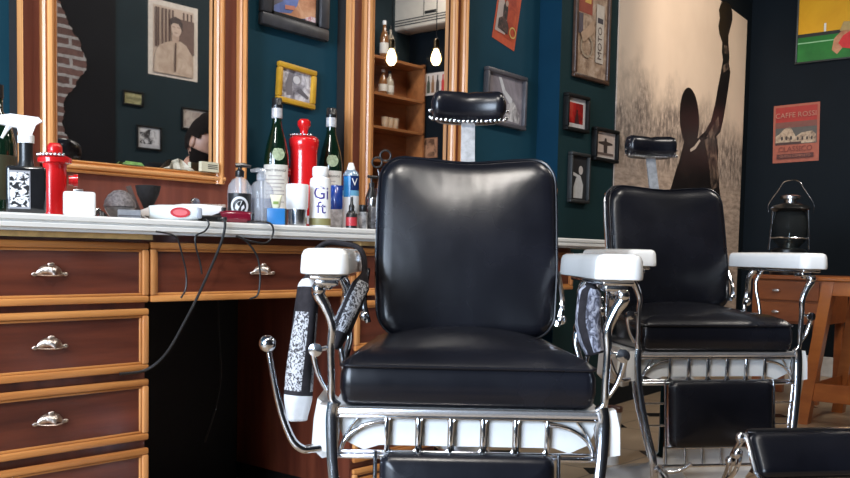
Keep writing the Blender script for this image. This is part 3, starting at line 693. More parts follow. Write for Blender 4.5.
XR = onY(351, 420, YP).x
def knee(label, x0, x1):
    t = thing('kneehole_cabinet', label, 'cabinet', (x0, YP, 0), 0, 'wide drawers over the kneeholes'); w = x1-x0
    MB().box(0, w, .004, .30, zl[1]+.008, ZT, MAHX).build('rail_box', t, smooth=0)
    drawer(t, .004, w-.004, zl[1], zl[0]+.002, 0, fw=.016)
    return t
knee('wide mahogany drawer above the dark kneehole between the cabinets', X1+.001, XR-.001)
pedestal('mahogany drawer cabinet partly hidden behind the front barber chair', XR-X0)
XR2 = XR+X1-X0
knee('wide mahogany drawer behind the front chair, towards the pillar', XR2+.001, XR2+.70)
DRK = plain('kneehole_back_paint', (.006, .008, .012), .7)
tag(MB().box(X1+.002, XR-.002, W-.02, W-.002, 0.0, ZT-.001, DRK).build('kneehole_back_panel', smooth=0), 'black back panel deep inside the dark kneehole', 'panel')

# ------------------------------------------------------------------ cords
CORD = plain('black_cord', (.012, .012, .013), .4)
def cord(label, pts, r=.0035, name='power_cord'):
    return tag(MB().tube(spline(pts, 7), r, CORD, 8).build(name), label, 'cord', 'black cords of the clippers')
def ky(px, py, Y): p = onY(px, py, Y); return (p.x, p.y, p.z)
yo = YF-.008
cord('black cord sweeping from the worktop edge down to the second drawer of the left cabinet',
     [(onY(215, 205, 2.0).x, 2.0, HT+.004), (onY(224, 215, YF).x, YF+.02, HT+.008), ky(225, 222, yo), ky(222, 240, yo+.0), ky(212, 265, yo), ky(196, 300, yo-.002), ky(183, 325, yo), ky(170, 348, yo), ky(158, 362, yo+.005), ky(143, 371, YP-.022), ky(120, 374, YP-.02)], .0034)
cord('black cord looping over the kneehole drawer beside its handle', [(onY(240, 212, 2.0).x, 2.0, HT+.004), (onY(262, 220, YF).x, YF+.015, HT+.006), ky(271, 224, yo), ky(273, 234, yo), ky(266, 243, yo), ky(250, 241, yo), ky(236, 236, yo+.008), ky(246, 241, yo+.004), ky(257, 256, yo), ky(260, 275, yo), ky(258, 294, yo), ky(250, 299, yo+.004)], .0026)
cord('thin cord hanging left of the others over the kneehole drawer', [ky(156, 231.5, yo), ky(166, 233, yo-.002), ky(173, 235, yo), ky(178, 240, yo), ky(183, 258, yo+.006), ky(186, 272, yo+.01), ky(186, 288, yo+.01), ky(181, 298, yo+.012)], .0022)
cord('thin cord hanging short in front of the kneehole drawer', [(onY(205, 212, 2.0).x, 2.02, HT+.003), (onY(208, 219, YF).x, YF+.01, HT+.005), ky(209, 224, yo), ky(205, 231, yo), ky(196, 236, yo), ky(196, 247, yo), ky(200, 262, yo+.006), ky(202, 274, yo+.01)], .0022)
cord('thin grey-black cord hanging deep inside the kneehole', [ky(218, 300, 2.3), ky(219, 335, 2.3), ky(221, 375, 2.3), ky(215, 410, 2.3), ky(205, 442, 2.3)], .003)

# ------------------------------------------------------------------ things on the worktop
def spot(px, Y): p = onY(px, 215, Y); p = Vector((p.x, Y, HT+.0004)); return p, pxw(p)
def ztop(px, py, Y): return onY(px, py, Y).z-HT
def wrap(R, a0, z, flip=1):      # text frame on a cylinder facing the camera side (angle a0)
    return lambda u, v: (R*cos(a0+u/R), R*sin(a0+u/R), z+v)
FACE = YAW+pi                     # direction (angle) back to the camera
def facing(px): d = ray(px, 215); return math.atan2(-d.y, -d.x)
# far-left dark bottle
p, s = spot(-4, 2.2); h = ztop(2, 86, 2.2)
t = thing('liquor_bottle', 'dark bottle cut by the left edge of the picture', 'bottle', p)
MB().lathe([(.001, 0), (.042, .003), (.044, .02), (.044, h*.55), (.036, h*.68), (.017, h*.8), (.016, h*.95), (.001, h*.95)], GREENGL).build('body', t)
MB().lathe([(.001, h*.9), (.018, h*.9), (.018, h), (.001, h)], BLK, n=16).build('cap', t)
MB().lathe([(.0443, h*.12), (.0447, h*.13), (.0447, h*.45), (.0443, h*.46)], plain('olive_label', (.03, .03, .012), .5)).build('label', t)
# spray bottle
p, s = spot(26.5, 1.975); f = facing(26)
t = thing('spray_bottle', 'black square spray bottle with a white trigger head and printed label', 'spray bottle', p, f+pi/2)
hb = ztop(25, 166, 1.975); wB = 37*s
MB().box(-wB/2, wB/2, 0, wB*.8, 0, hb, plain('black_gloss_bottle', (.010, .010, .011), .12, coat=.8), .007, 3).build('body', t)
m_ = MB().lathe([(.018, hb-.001), (.016, hb+.008), (.0145, hb+.014), (.0145, ztop(25, 140, 1.975))], BLK, (0, wB*.4, 0), 16); m_.build('neck', t)
LBL = photo('blocky_label_print', [(.46, (.02, .02, .022)), (.52, (.70, .70, .72))], 3.2, 2, (26, 26, 34), 1)
MB().box(-wB*.44, wB*.1, -.0012, -.0002, hb*.10, hb*.90, plain('grey_label', (.25, .25, .27), .5)).box(-wB*.41, wB*.07, -.0018, -.0011, hb*.14, hb*.86, LBL).build('label', t, smooth=0)
hn = ztop(25, 140, 1.975); ht = ztop(22, 113, 1.975)
m_ = MB(); yc = wB*.4
m_.lathe([(.017, hn-.004), (.017, hn+.012), (.013, hn+.016)], WHT, (0, yc, 0), 18)
m_.slab([(.011, yc-.011, hn+.012), (-.014, yc-.011, hn+.012), (-.018, yc-.011, hn+.028), (-.055, yc-.011, ht-.022), (-.058, yc-.011, ht-.006), (-.03, yc-.011, ht), (.025, yc-.011, ht-.004), (.033, yc-.011, ht-.012), (.020, yc-.011, hn+.036)], (0, .022, 0), WHT)
m_.build('spray_head', t, smooth=30)
m_ = MB().tube(spline([(-.028, yc, ht-.022), (-.034, yc, hn+.030), (-.048, yc, hn+.004)], 5), [.006, .0055, .003], WHT, 8); m_.build('trigger', t)
# hydrant dispensers
def hydrant(label, px, Y, wpx, top, base_top, br=.8):
    p, s = spot(px, Y); H = ztop(px, top, Y); R = wpx*s/2; B = ztop(px, base_top, Y)
    t = thing('hydrant_dispenser', label, 'dispenser', p, facing(px)+pi/2, 'red hydrant-shaped dispensers')
    MB().lathe([(.001, 0), (R*(br+.06), 0), (R*(br+.06), .01), (R*br, .014), (R*br, B*.84), (R*(br+.04), B*.88), (R*.98, B*.90), (R*1.0, B*.97), (R*.86, B), (R*.6, B+.004), (R*.2, B+.006), (.001, B+.006)], RED, n=28).build('barrel', t)
    m_ = MB().lathe([(R*.30, B+.004), (R*.26, B+.010), (R*.26, B+.022), (R*.34, H-.030), (R*.44, H-.022), (R*.44, H-.008), (R*.3, H-.001), (.001, H)], RED, n=16); m_.build('top_knob', t)
    for s_ in (-1, 1):
        MB().lathe([(R*.30, 0), (R*.30, s_*.010), (R*.38, s_*.011), (R*.38, s_*.02), (.001, s_*.021)], RED, (s_*R*.78, 0, B*.62), 12, axis='x').build('side_outlet', t)
    m_ = MB()
    for k in range(9):
        a = -pi*.95+k*.24; m_.sphere((R*.95*cos(a), R*.95*sin(a), B+.003), .0042, STEEL, 8)
    m_.build('chain', t)
    return t
hydrant('smaller red hydrant-shaped dispenser beside the black spray bottle', 55, 2.09, 33, 143, 157, .68)
hydrant('taller red hydrant-shaped dispenser between the two green bottles', 303, 2.385, 30, 119, 137, .9)
# white block jar
p, s = spot(79.5, 1.955); h = ztop(79, 191.5, 1.955); w = 31*s
t = thing('product_tub', 'plain white square tub with a small lid tab beside the red dispenser', 'tub', p, facing(79)+pi/2)
MB().box(-w/2, w/2, -.0, w*.8, 0, h, WHT, .006, 3).build('body', t)
MB().box(-w*.18, w*.12, w*.2, w*.5, h-.001, h+.006, plain('silver_tab', (.6, .6, .6), .3, 1), .002).build('lid_tab', t)
# glass bowl with bits, round brush
p, s = spot(120, 2.02); R = 15*s
t = thing('shaving_bowl', 'grey glass bowl seen end-on among the small tools', 'bowl', p, 0)
SMK = plain('smoky_glass_bowl', (.16, .15, .15), .12, 0, .3, 40, coat=.6)
MB().lathe([(.001, 0), (R*.6, .002), (R*.8, .01), (R, .022), (R, .026), (R*.9, .025), (R*.7, .012), (.001, .008)], SMK).build('dish', t)
HD = ztop(120, 190, 2.02); m_ = MB().lathe([(.001, .022), (R*.95, .024), (R*1.06, HD*.42), (R*.98, HD*.62), (R*.76, HD*.82), (R*.42, HD*.96), (.001, HD)], plain('grey_bristle', (.15, .13, .13), .5, 0, .6, 160, bmp=1)); m_.build('bristle_dome', t)
p, s = spot(148, 2.06)
t = thing('shaving_brush', 'flared black brush standing among the clippers', 'brush', p, facing(148)+pi/2)
hB = ztop(148, 186, 2.06)
MB().lathe([(.001, 0), (.014, .001), (.015, .012), (.009, .022), (.011, .030), (.001, .031)], plain('brown_handle', (.16, .10, .08), .3), n=16).build('handle', t)
MB().lathe([(.010, .029), (.017, .045), (.026, hB*.75), (.031, hB), (.024, hB+.001), (.001, hB-.002)], plain('black_bristle', (.008, .006, .006), .8, bmp=.8, scale=200), n=20).build('bristles', t)
p, s = spot(101, 1.99)
t = thing('hair_clip', 'dark metal sectioning clip beside the white tub', 'clip', p, .4)
MB().tube(spline([(-.022, 0, .004), (0, .004, .014), (.02, 0, .004)], 6), .0035, BLK, 6).tube(spline([(-.02, .01, .004), (0, .008, .02), (.022, .012, .006)], 6), .0028, STEEL, 6).build('jaws', t)
MB().lathe([(.001, 0), (.007, .001), (.007, .012), (.001, .014)], STEEL, n=10).build('spring', t)
p, s = spot(131, 1.965)
t = MB().box(-.03, .022, -.010, .012, 0, .020, plain('grey_guard', (.20, .21, .23), .35, 0, .2, 60), .003).box(-.028, .02, -.0105, -.0095, .004, .007, plain('guard_slot', (.06, .06, .07), .5)).build('clipper_guard', loc=p, rz=facing(131)+pi/2); tag(t, 'grey plastic clipper guard box in front of the bowl', 'clipper guard')
p, s = spot(140, 2.09); t = thing('hair_comb', 'brown comb leaning between the grey bowl and the black brush', 'comb', p, facing(140)+pi/2)
hC = ztop(130, 185, 2.09); m_ = MB(); CMB = plain('brown_comb', (.10, .07, .06), .35)
m_.slab([(0, 0, 0), (.012, 0, 0), (-.022, 0, hC), (-.034, 0, hC-.004)], (0, .004, 0), CMB)
for k in range(14):
    f = .12+.8*k/14; x = -.034*f; m_.slab([(x, 0, hC*f), (x, 0, hC*f+.0022), (x-.010, 0, hC*f-.004), (x-.010, 0, hC*f-.0055)], (0, .003, 0), CMB)
m_.build('comb_body', t, smooth=0)
p, s = spot(140, 1.99); t = thing('hair_clip', 'steel sectioning clip lying in front of the black brush', 'clip', p, -.3)
MB().tube(spline([(-.022, 0, .004), (0, .004, .010), (.02, 0, .004)], 6), .0032, STEEL, 6).tube(spline([(-.02, .01, .004), (0, .008, .014), (.022, .012, .006)], 6), .0028, STEEL, 6).build('jaws', t)
MB().lathe([(.001, 0), (.006, .001), (.006, .010), (.001, .012)], STEEL, n=10).build('spring', t)
# clippers
def clipper(label, px, Y, wpx, hh, body, nose, badge=None, yaw=0, z=0, tail=None):
    p, s = spot(px, Y); Lc = wpx*s; t = thing('hair_clipper', label, 'hair clipper', p+Vector((0, 0, z)), facing(px)+pi/2+yaw, 'hair clippers on the worktop')
    ring = []
    for k, (f, sc) in enumerate(((-.5, .55), (-.47, .8), (-.3, .95), (0, 1.0), (.25, .92), (.42, .85), (.5, .6))):
        ring.append([(f*Lc, v_*.040*sc, hh*.5+w_*hh*sc) for (v_, w_) in rrect(1, 1, .32, 4)])
    MB().rings(ring, body).build('body', t)
    n_ = MB(); x = -.5*Lc
    n_.slab([(x+.003, -.018, hh*.25), (x-.026, -.016, hh*.18), (x-.028, -.016, hh*.45), (x+.003, -.018, hh*.8)], (0, .036, 0), nose)
    for k in range(8): n_.box(x-.032, x-.024, -.016+k*.0042, -.0135+k*.0042, hh*.2, hh*.36, STEEL)
    n_.build('blade', t, smooth=30)
    if badge:
        n_ = MB(); n_.sheet([(.012+.024*cos(a*pi/12)*(Lc/.13), -.0206, hh*.5+hh*.33*sin(a*pi/12)) for a in range(24)], badge); n_.build('badge', t, smooth=0)
        n_ = MB(); n_.sheet([(.012+.017*cos(a*pi/12), -.0210, hh*.5+hh*.20*sin(a*pi/12)) for a in range(24)], flat((.55, .12, .13))); n_.build('badge_centre', t, smooth=0)
    n_ = MB().box(.40*Lc, .505*Lc, -.0195, .0195, hh*.15, hh*.85, tail or BLK, .004); n_.build('tail_cap', t)
    return t
LGR = plain('pale_grey_plastic', (.62, .66, .66), .35, 0, .05)
clipper('pale grey hair clipper with a red oval badge at the worktop edge', 175, 1.955, 52, .037, LGR, plain('cream_blade_cover', (.5, .42, .36), .4), flat((.42, .02, .03)), tail=plain('slate_cap', (.24, .26, .30), .35))
clipper('white chrome-nosed hair clipper lying behind the grey one', 199, 2.05, 52, .042, WHT, STEEL, None, .12, 0.006)
clipper('dark red hair clipper lying before the first pump bottle', 236, 1.99, 34, .034, plain('wine_red_plastic', (.16, .006, .02), .2, coat=.6), BLK, None, .1)
p, s = spot(208, 1.955); t = tag(MB().box(-.045, .035, -.012, .010, 0, .016, BLK, .004).box(.036, .046, -.010, .008, 0.002, .013, BLK, .002).build('clipper_charger', loc=p, rz=facing(208)+pi/2), 'black charger plug block where the cords meet', 'charger')
# silver dish, round tin, wooden brush
p, s = spot(180, 2.2); t = tag(MB().lathe([(.001, 0), (.03, .001), (.048, .012), (.05, .022), (.030, .044), (.012, .052), (.001, .053)], plain('worn_steel_lid', (.40, .38, .37), .35, .9, .3, 60), n=28).build('steel_dish_cover', loc=p), 'domed grey metal cover lying behind the clippers', 'cover')
p, s = spot(195, 2.19); t = thing('metal_knob_tin', 'small round shiny tin propped behind the clippers', 'tin', p)
MB().lathe([(.001, 0), (.012, 0), (.012, .045), (.001, .046)], STEEL, n=14).build('stand', t)
MB().lathe([(.001, -.006), (.013, -.006), (.014, .0), (.013, .006), (.001, .007)], STEEL, (0, 0, .058), 18, axis='y').build('disc', t)
p, s = spot(213, 2.16); t = thing('club_brush', 'oval wooden hair brush with pale bristles on the worktop', 'brush', p, facing(213)+pi/2-.2)
MB().lathe([(.001, .018), (.038, .018), (.042, .026), (.036, .036), (.001, .040)], plain('brush_wood', (.20, .09, .06), .35), sy=.45).build('back', t)
m_ = MB()
for i in range(7):
    for j in range(2): m_.tube([(-.03+i*.01, -.008+j*.014, .034), (-.032+i*.0105, -.008+j*.014, .056)], .0045, plain('pale_bristle', (.45, .34, .28), .8), 6)
m_.build('bristles', t)
MB().box(-.055, .055, -.02, .02, 0, .018, plain('grey_tray', (.20, .20, .21), .3, .6), .003).build('tray', t)
# paper fan and card on the mirror ledge
PAT = photo('patterned_paper', [(.38, (.10, .09, .07)), (.5, (.45, .42, .33)), (.65, (.68, .64, .54))], 34, 3)
a = onY(166, 172, YLEDGE); b = onY(195, 172, YLEDGE); ct = onY(177, 159.5, YLEDGE)
zle = ZLEDGE
def ledgept(px, py): q = onY(px, py, YLEDGE); return Vector((q.x, YLEDGE, q.z))
fp = [(163, 171), (168, 166), (172, 160.5), (177, 158.5), (182, 160), (187, 166), (195, 173.2)]
q = [ledgept(*z) for z in fp]; q[0].z = q[-1].z = zle
t = thing('paper_fan', 'patterned paper folded like a fan on the left mirror ledge', 'paper', (q[0].x, YLEDGE, zle))
o0 = Vector((q[0].x, YLEDGE, zle))
base = [Vector((q[0].x+(q[-1].x-q[0].x)*k/6, YLEDGE-(.006 if k % 2 else 0), zle)) for k in range(7)]
m_ = MB()
for k in range(6):
    A, B_, C_, D_ = base[k]-o0, base[k+1]-o0, q[k+1]-o0, q[k]-o0
    D_.y = -(.006 if k % 2 else 0); C_.y = -(0 if k % 2 else .006)
    C_.z = max(C_.z, .0006); D_.z = max(D_.z, .0003)
    m_.sheet([A, B_, C_, D_], PAT)
m_.build('folds', t, smooth=0, fixn=False)
q = ledgept(206.5, 168); wq = ledgept(215, 168).x-ledgept(198, 168).x; hq = ledgept(206, 162.3).z-zle
t = thing('card_box', 'small cream box with dark lettering on the right corner of the left mirror ledge', 'box', (q.x, YLEDGE-.012, zle))
MB().box(-wq/2, wq/2, -.008, .008, 0, max(hq, .025), plain('cream_card', (.62, .58, .42), .55)).build('carton', t, smooth=0)
m_ = MB()
for k in range(3): m_.box(-wq*.15, wq*.42, -.0086, -.0079, hq*(.3+.18*k), hq*(.38+.18*k), INK)
m_.build('lettering', t, smooth=0)
q0, q1 = ledgept(122, 166), ledgept(143, 168)
t = tag(MB().slab([(0, 0, 0), (q1.x-q0.x, -.004, 0), (q1.x-q0.x-.01, -.004, .008), (.012, 0, .010)], (0, .004, 0), plain('green_note_paper', (.16, .30, .08), .6, 0, .4, 60)).build('folded_note', loc=(q0.x, YLEDGE-.004, zle)), 'green folded note lying on the left mirror ledge', 'note')
# pump bottles
def pump(label, px, Y, wpx, top, shoulder, lab):
    p, s = spot(px, Y); R = wpx*s/2; H = ztop(px, top, Y); S = ztop(px, shoulder, Y)
    t = thing('pump_bottle', label, 'pump bottle', p, 0, 'clear pump bottles')
    MB().lathe([(.001, 0), (R*.95, .001), (R, .006), (R, S*.72), (R*.92, S*.84), (R*.6, S*.96), (R*.32, S), (R*.32, S+.008), (.001, S+.008)], CLEAR).build('body', t)
    MB().lathe([(.001, .004), (R*.9, .004), (R*.93, S*.6), (.001, S*.6)], glass('liquid', (.62, .66, .76), .16)).build('liquid', t)
    f = facing(px)
    m_ = MB().lathe([(R*.36, S+.002), (R*.38, S+.004), (R*.38, S+.018), (R*.2, S+.022), (R*.16, S+.024), (R*.16, H-.012), (.001, H-.011)], BLK if lab else CLEAR, n=16)
    d = (cos(f-pi/2), sin(f-pi/2)); d = (-d[0], -d[1]) if lab else d
    m_.tube([(-.012*d[0], -.012*d[1], H-.007), (.01*d[0], .01*d[1], H-.006), (.03*d[0], .03*d[1], H-.009)], [.006, .0065, .004], BLK if lab else CLEAR, 8); m_.build('pump_head', t)
    MB().tube([(0, 0, S), (.004, 0, .01)], .0028, WHT, 6).build('dip_tube', t)
    if lab:
        m_ = MB(); n = 14; RR = R+.0006
        vs = []
        for k in range(n+1):
            a = f-1.15+2.3*k/n
            for z in (S*.12, S*.66): vs.append((RR*cos(a), RR*sin(a), z))
        m_.add(vs, [[2*k, 2*k+2, 2*k+3, 2*k+1] for k in range(n)], plain('black_label', (.014, .014, .016), .4)); m_.build('label', t, smooth=60, fixn=False)
        m_ = MB(); n = 28; RR = R+.0012; zc = S*.39; rr = S*.20
        EM = plain('white_emblem', (.7, .7, .72), .5)
        def onc(u, v): return (RR*cos(f+u/RR), RR*sin(f+u/RR), zc+v)
        vs = [];
        for k in range(n): vs += [onc(rr*cos(2*pi*k/n), rr*sin(2*pi*k/n)), onc(rr*.74*cos(2*pi*k/n), rr*.74*sin(2*pi*k/n))]
        m_.add(vs, [[2*k, 2*((k+1) % n), 2*((k+1) % n)+1, 2*k+1] for k in range(n)], EM)
        m_.sheet([onc(-rr*.5, -rr*.3), onc(-rr*.2, -rr*.5), onc(rr*.1, rr*.1), onc(rr*.3, rr*.55), onc(-rr*.1, rr*.5), onc(-rr*.4, rr*.2)], EM)
        m_.sheet([onc(rr*.15, -rr*.55), onc(rr*.55, -rr*.2), onc(rr*.45, rr*.15), onc(rr*.2, -rr*.1)], EM)
        m_.build('emblem', t, smooth=0, fixn=False)
    return t
pump('clear pump bottle with a black label and white round emblem', 239.5, 2.06, 24, 163, 178, True)
pump('clear unlabelled pump bottle beside the first green bottle', 261, 2.05, 25, 168, 181, False)
# green liquor bottles
def liquor(label, px, Y, wpx, top):
    p, s = spot(px, Y); H = ztop(px, top, Y); R = wpx*s/2; f = facing(px)-.12
    t = thing('liquor_bottle', label, 'bottle', p, 0, 'dark green liquor bottles')
    MB().lathe([(.001, 0), (R*.95, .001), (R, .008), (R, H*.52), (R*.97, H*.56), (R*.78, H*.66), (R*.46, H*.77), (R*.38, H*.82), (R*.37, H*.93), (.001, H*.93)], GREENGL, n=28).build('body', t)
    MB().lathe([(.001, H*.92), (R*.42, H*.92), (R*.44, H*.945), (R*.40, H*.95), (R*.40, H*.99), (R*.34, H), (.001, H)], BLK, n=18).build('cap', t)
    MB().lathe([(R*.385, H*.845), (R*.43, H*.85), (R*.43, H*.92), (R*.385, H*.925)], plain('silver_neck_label', (.52, .52, .54), .4, .2, .2, 80), n=20).build('neck_band', t)
    m_ = MB(); n = 14; RR = R+.0007; vs = []
    for k in range(n+1):
        a = f-1.2+2.4*k/n
        for z in (H*.16, H*.49): vs.append((RR*cos(a), RR*sin(a), z))
    m_.add(vs, [[2*k, 2*k+2, 2*k+3, 2*k+1] for k in range(n)], PAPER); lb = m_.build('label', t, smooth=60, fixn=False)
    m_ = MB(); fr_ = lambda z, RR: (lambda u, v: (RR*cos(f+u/RR), RR*sin(f+u/RR), z+v))
    m_.text('FERNET BRANCA', .0105, INK, fr_(H*.445, RR+.0005))
    for k in range(8): 
        g = fr_(H*(.40-.028*k), RR+.0005); w = R*(.8 if k % 3 else .55)
        m_.add([g(-w+2*w*i/6, vv) for i in range(7) for vv in (0, H*.008)], [[2*i, 2*i+2, 2*i+3, 2*i+1] for i in range(6)], plain('label_small_print', (.34, .31, .29), .6))
    m_.build('lettering', lb, smooth=0, fixn=False)
    m_ = MB(); RS = R*.80+.001
    def em(u, v): return ((R*.99-.0*v+.0012-max(0, v)*.38)*cos(f+.28+u/R), (R*.99+.0012-max(0, v)*.38)*sin(f+.28+u/R), H*.575+v)
    m_.add([em(0, 0)]+[em(R*.5*cos(a*pi/12), H*.055*sin(a*pi/12)) for a in range(24)], [[0, 1+k, 1+(k+1) % 24] for k in range(24)], plain('olive_medallion', (.30, .36, .22), .5, 0, .5, 90)); m_.build('medallion', t, smooth=60, fixn=False)
    return t
liquor('dark green liquor bottle left of the tall red dispenser, under the yellow frame', 276, 2.40, 25, 98)
liquor('dark green liquor bottle right of the tall red dispenser', 330, 2.40, 24, 108)
# blue box with cream tube
p, s = spot(276, 1.965); f = facing(276)+pi/2; hb = ztop(276, 208.5, 1.965); wb = 18*s
t = tag(MB().box(-wb/2, wb/2, -.014, .018, 0, hb, plain('blue_tray', (.02, .16, .42), .35), .003).build('blue_tub', loc=p, rz=f), 'small bright blue tub at the worktop edge under the clear pump bottle', 'tub')
t = thing('cream_tube', 'cream and green squeeze tube standing on the small blue tub', 'tube', p+Vector((0, 0, hb)), f)
ht = ztop(276, 195, 1.965)-hb
MB().rings([[(x, y, z) for (x, y) in rrect(a, b, .4*b, 3)] for (a, b, z) in ((.016, .014, .0), (.022, .018, .006), (.028, .014, ht*.7), (.034, .004, ht))], plain('cream_tube_plastic', (.62, .60, .42), .4)).build('body', t)
MB().box(-.008, .006, -.0098, -.0085, ht*.3, ht*.5, plain('tube_green', (.2, .28, .06), .5)).build('mark', t, smooth=0)
# tumbler and white sleeve
p, s = spot(297, 1.985); R = 11*s; H = ztop(297, 184.5, 1.985)
t = thing('tumbler_can', 'white-topped steel tumbler in front of the tall red dispenser', 'tumbler', p)
MB().lathe([(.001, 0), (R*.84, .001), (R*.86, .006), (R*.9, H*.42), (.001, H*.42)], STEEL).build('base', t)
MB().lathe([(R*.92, H*.40), (R*1.0, H*.46), (R*1.03, H*.95), (R*.98, H), (R*.9, H*.995), (R*.86, H*.5), (.001, H*.5)], WHT).build('sleeve', t)
p, s = spot(309, 2.04); H = ztop(309, 186, 2.04)
t = tag(MB().box(-.012, .012, -.012, .012, 0, H, RED, .003).box(-.006, .006, -.0128, -.0119, H*.08, H*.28, WHT).build('red_carton', loc=p, rz=facing(309)+pi/2), 'narrow red carton standing right of the steel tumbler', 'carton')
# white powder bottle
p, s = spot(320, 1.975); R = 10.5*s; H = ztop(320, 167, 1.975); f = facing(320)
t = thing('powder_bottle', 'white plastic bottle with large purple lettering', 'bottle', p)
MB().lathe([(.001, 0), (R*.96, .001), (R, .006), (R, H*.74), (R*.95, H*.80), (R*.72, H*.83), (R*.70, H*.85)], WHT).build('body', t)
MB().lathe([(R*.76, H*.845), (R*.78, H*.85), (R*.78, H*.97), (R*.7, H), (.001, H)], WHT).build('cap', t)
PUR = plain('purple_ink', (.055, .03, .22), .5)
m_ = MB(); RR = R+.0007
g = lambda zc, rot, off=0: (lambda u, v: (RR*cos(f+(rot2(rot, u, v)[0]+off)/RR), RR*sin(f+(rot2(rot, u, v)[0]+off)/RR), zc+rot2(rot, u, v)[1]))
m_.text('Gi', R*1.7, PUR, g(H*.55, .0, .003)).text('ft', R*1.6, PUR, g(H*.31, .0, .003))
m_.build('lettering', t, smooth=0, fixn=False)
MB().lathe([(RR, H*.03), (RR+.0002, H*.035), (RR+.0002, H*.14), (RR, H*.145)], plain('olive_band', (.22, .20, .08), .5)).build('base_band', t)
# blue can, aerosol, jars, dropper, pump
p, s = spot(337, 2.06); R = 9.5*s; H = ztop(337, 186, 2.06)
t = thing('gel_can', 'dark blue and white can between the white bottle and the aerosol', 'can', p)
MB().lathe([(.001, 0), (R*.95, .001), (R, .005), (R, H*.45), (R*.999, H*.45)], plain('white_can_label', (.6, .6, .62), .35, 0, .5, 50)).build('lower_body', t)
MB().lathe([(R, H*.45), (R, H*.9), (R*.9, H*.93), (R*.88, H), (.001, H)], plain('royal_blue_can', (.015, .06, .34), .2, 0, .3, 12, coat=.5)).build('upper_body', t)
p, s = spot(350.5, 2.0); R = 8.2*s; H = ztop(350, 163, 2.0); f = facing(350)
t = thing('aerosol_can', 'blue and white aerosol can with a white nozzle before the tall mirror', 'aerosol', p)
MB().lathe([(.001, 0), (R*.97, .001), (R, .004), (R, H*.5), (R, H*.5)], plain('can_white', (.70, .72, .74), .25, 0, .05)).build('lower_body', t)
MB().lathe([(R, H*.5), (R, H*.58)], plain('can_sky', (.16, .40, .60), .25)).lathe([(R, H*.58), (R, H*.80)], plain('can_navy', (.012, .03, .12), .25)).lathe([(R, H*.80), (R*.96, H*.83), (R*.7, H*.88), (R*.45, H*.9), (.001, H*.9)], plain('can_silver_blue', (.35, .45, .55), .25, .5)).build('upper_body', t)
m_ = MB(); RR = R+.0006
n = 8; vs = []
for k in range(n+1):
    a = f-1.0+.95*k/n
    for z in (H*.48, H*.79): vs.append((RR*cos(a), RR*sin(a), z))
m_.add(vs, [[2*k, 2*k+2, 2*k+3, 2*k+1] for k in range(n)], plain('can_bright_blue', (.02, .22, .55), .25)); m_.build('blue_panel', t, smooth=60, fixn=False)
MB().text('V', R*1.3, WHT, lambda u, v: ((RR+.0005)*cos(f+.45+u/RR), (RR+.0005)*sin(f+.45+u/RR), H*.70+v)).build('lettering', t, smooth=0, fixn=False)
MB().lathe([(R*.5, H*.895), (R*.48, H*.93), (R*.36, H*.97), (R*.3, H), (.001, H)], WHT, n=18).build('nozzle', t)
p, s = spot(351.5, 1.95); R = 5.6*s; H = ztop(351, 197, 1.95)
t = thing('dropper_bottle', 'tiny black dropper bottle with a red label at the worktop edge', 'bottle', p)
MB().lathe([(.001, 0), (R, .001), (R, H*.45), (R*.55, H*.56), (R*.4, H*.58), (.001, H*.58)], BLK, n=18).build('body', t)
MB().lathe([(R*1.02, H*.08), (R*1.03, H*.09), (R*1.03, H*.34), (R*1.02, H*.35)], plain('crimson_label', (.42, .03, .04), .4), n=18).build('label', t)
MB().lathe([(R*.5, H*.57), (R*.5, H*.72), (R*.28, H*.78), (R*.2, H), (.001, H)], BLK, n=14).build('dropper_cap', t)
p, s = spot(366, 1.99); R = 6*s; H = ztop(366, 200, 1.99)
def jar(label, px, Y, wpx, top, M, lid):
    p, s = spot(px, Y); R = wpx*s/2; H = ztop(px, top, Y)
    t = thing('product_jar', label, 'jar', p, 0, 'small jars by the front chair')
    MB().lathe([(.001, 0), (R*.95, .001), (R, .004), (R, H*.68), (R*.8, H*.72), (.001, H*.72)], M, n=20).build('body', t)
    MB().lathe([(R*.84, H*.70), (R*.9, H*.72), (R*.9, H*.96), (R*.8, H), (.001, H)], lid, n=20).build('lid', t)
jar('small black and white jar beside the aerosol, nearest the worktop edge', 363, 1.96, 9, 205, plain('grey_mottled', (.35, .35, .36), .3, 0, .7, 60), BLK)
jar('small clear-based dark jar against the front chair back', 372, 1.97, 10, 198, plain('dark_mottled', (.10, .10, .11), .25, 0, .8, 70), STEEL)
p, s = spot(371, 2.10); R = 6*s; S = ztop(371, 187, 2.10); H = ztop(371, 176, 2.10)
t = thing('pump_bottle', 'slim black pump bottle right of the aerosol', 'pump bottle', p)
MB().lathe([(.001, 0), (R, .001), (R, S*.75), (R*.5, S*.95), (R*.4, S), (.001, S)], BLK, n=20).build('body', t)
MB().lathe([(R*.45, S), (R*.45, S+.012), (R*.2, S+.014), (R*.2, H-.006), (.001, H-.006)], BLK, n=14).tube([(-.016, 0, H-.003), (.02, -.006, H-.003)], .005, BLK, 8).build('pump_head', t)
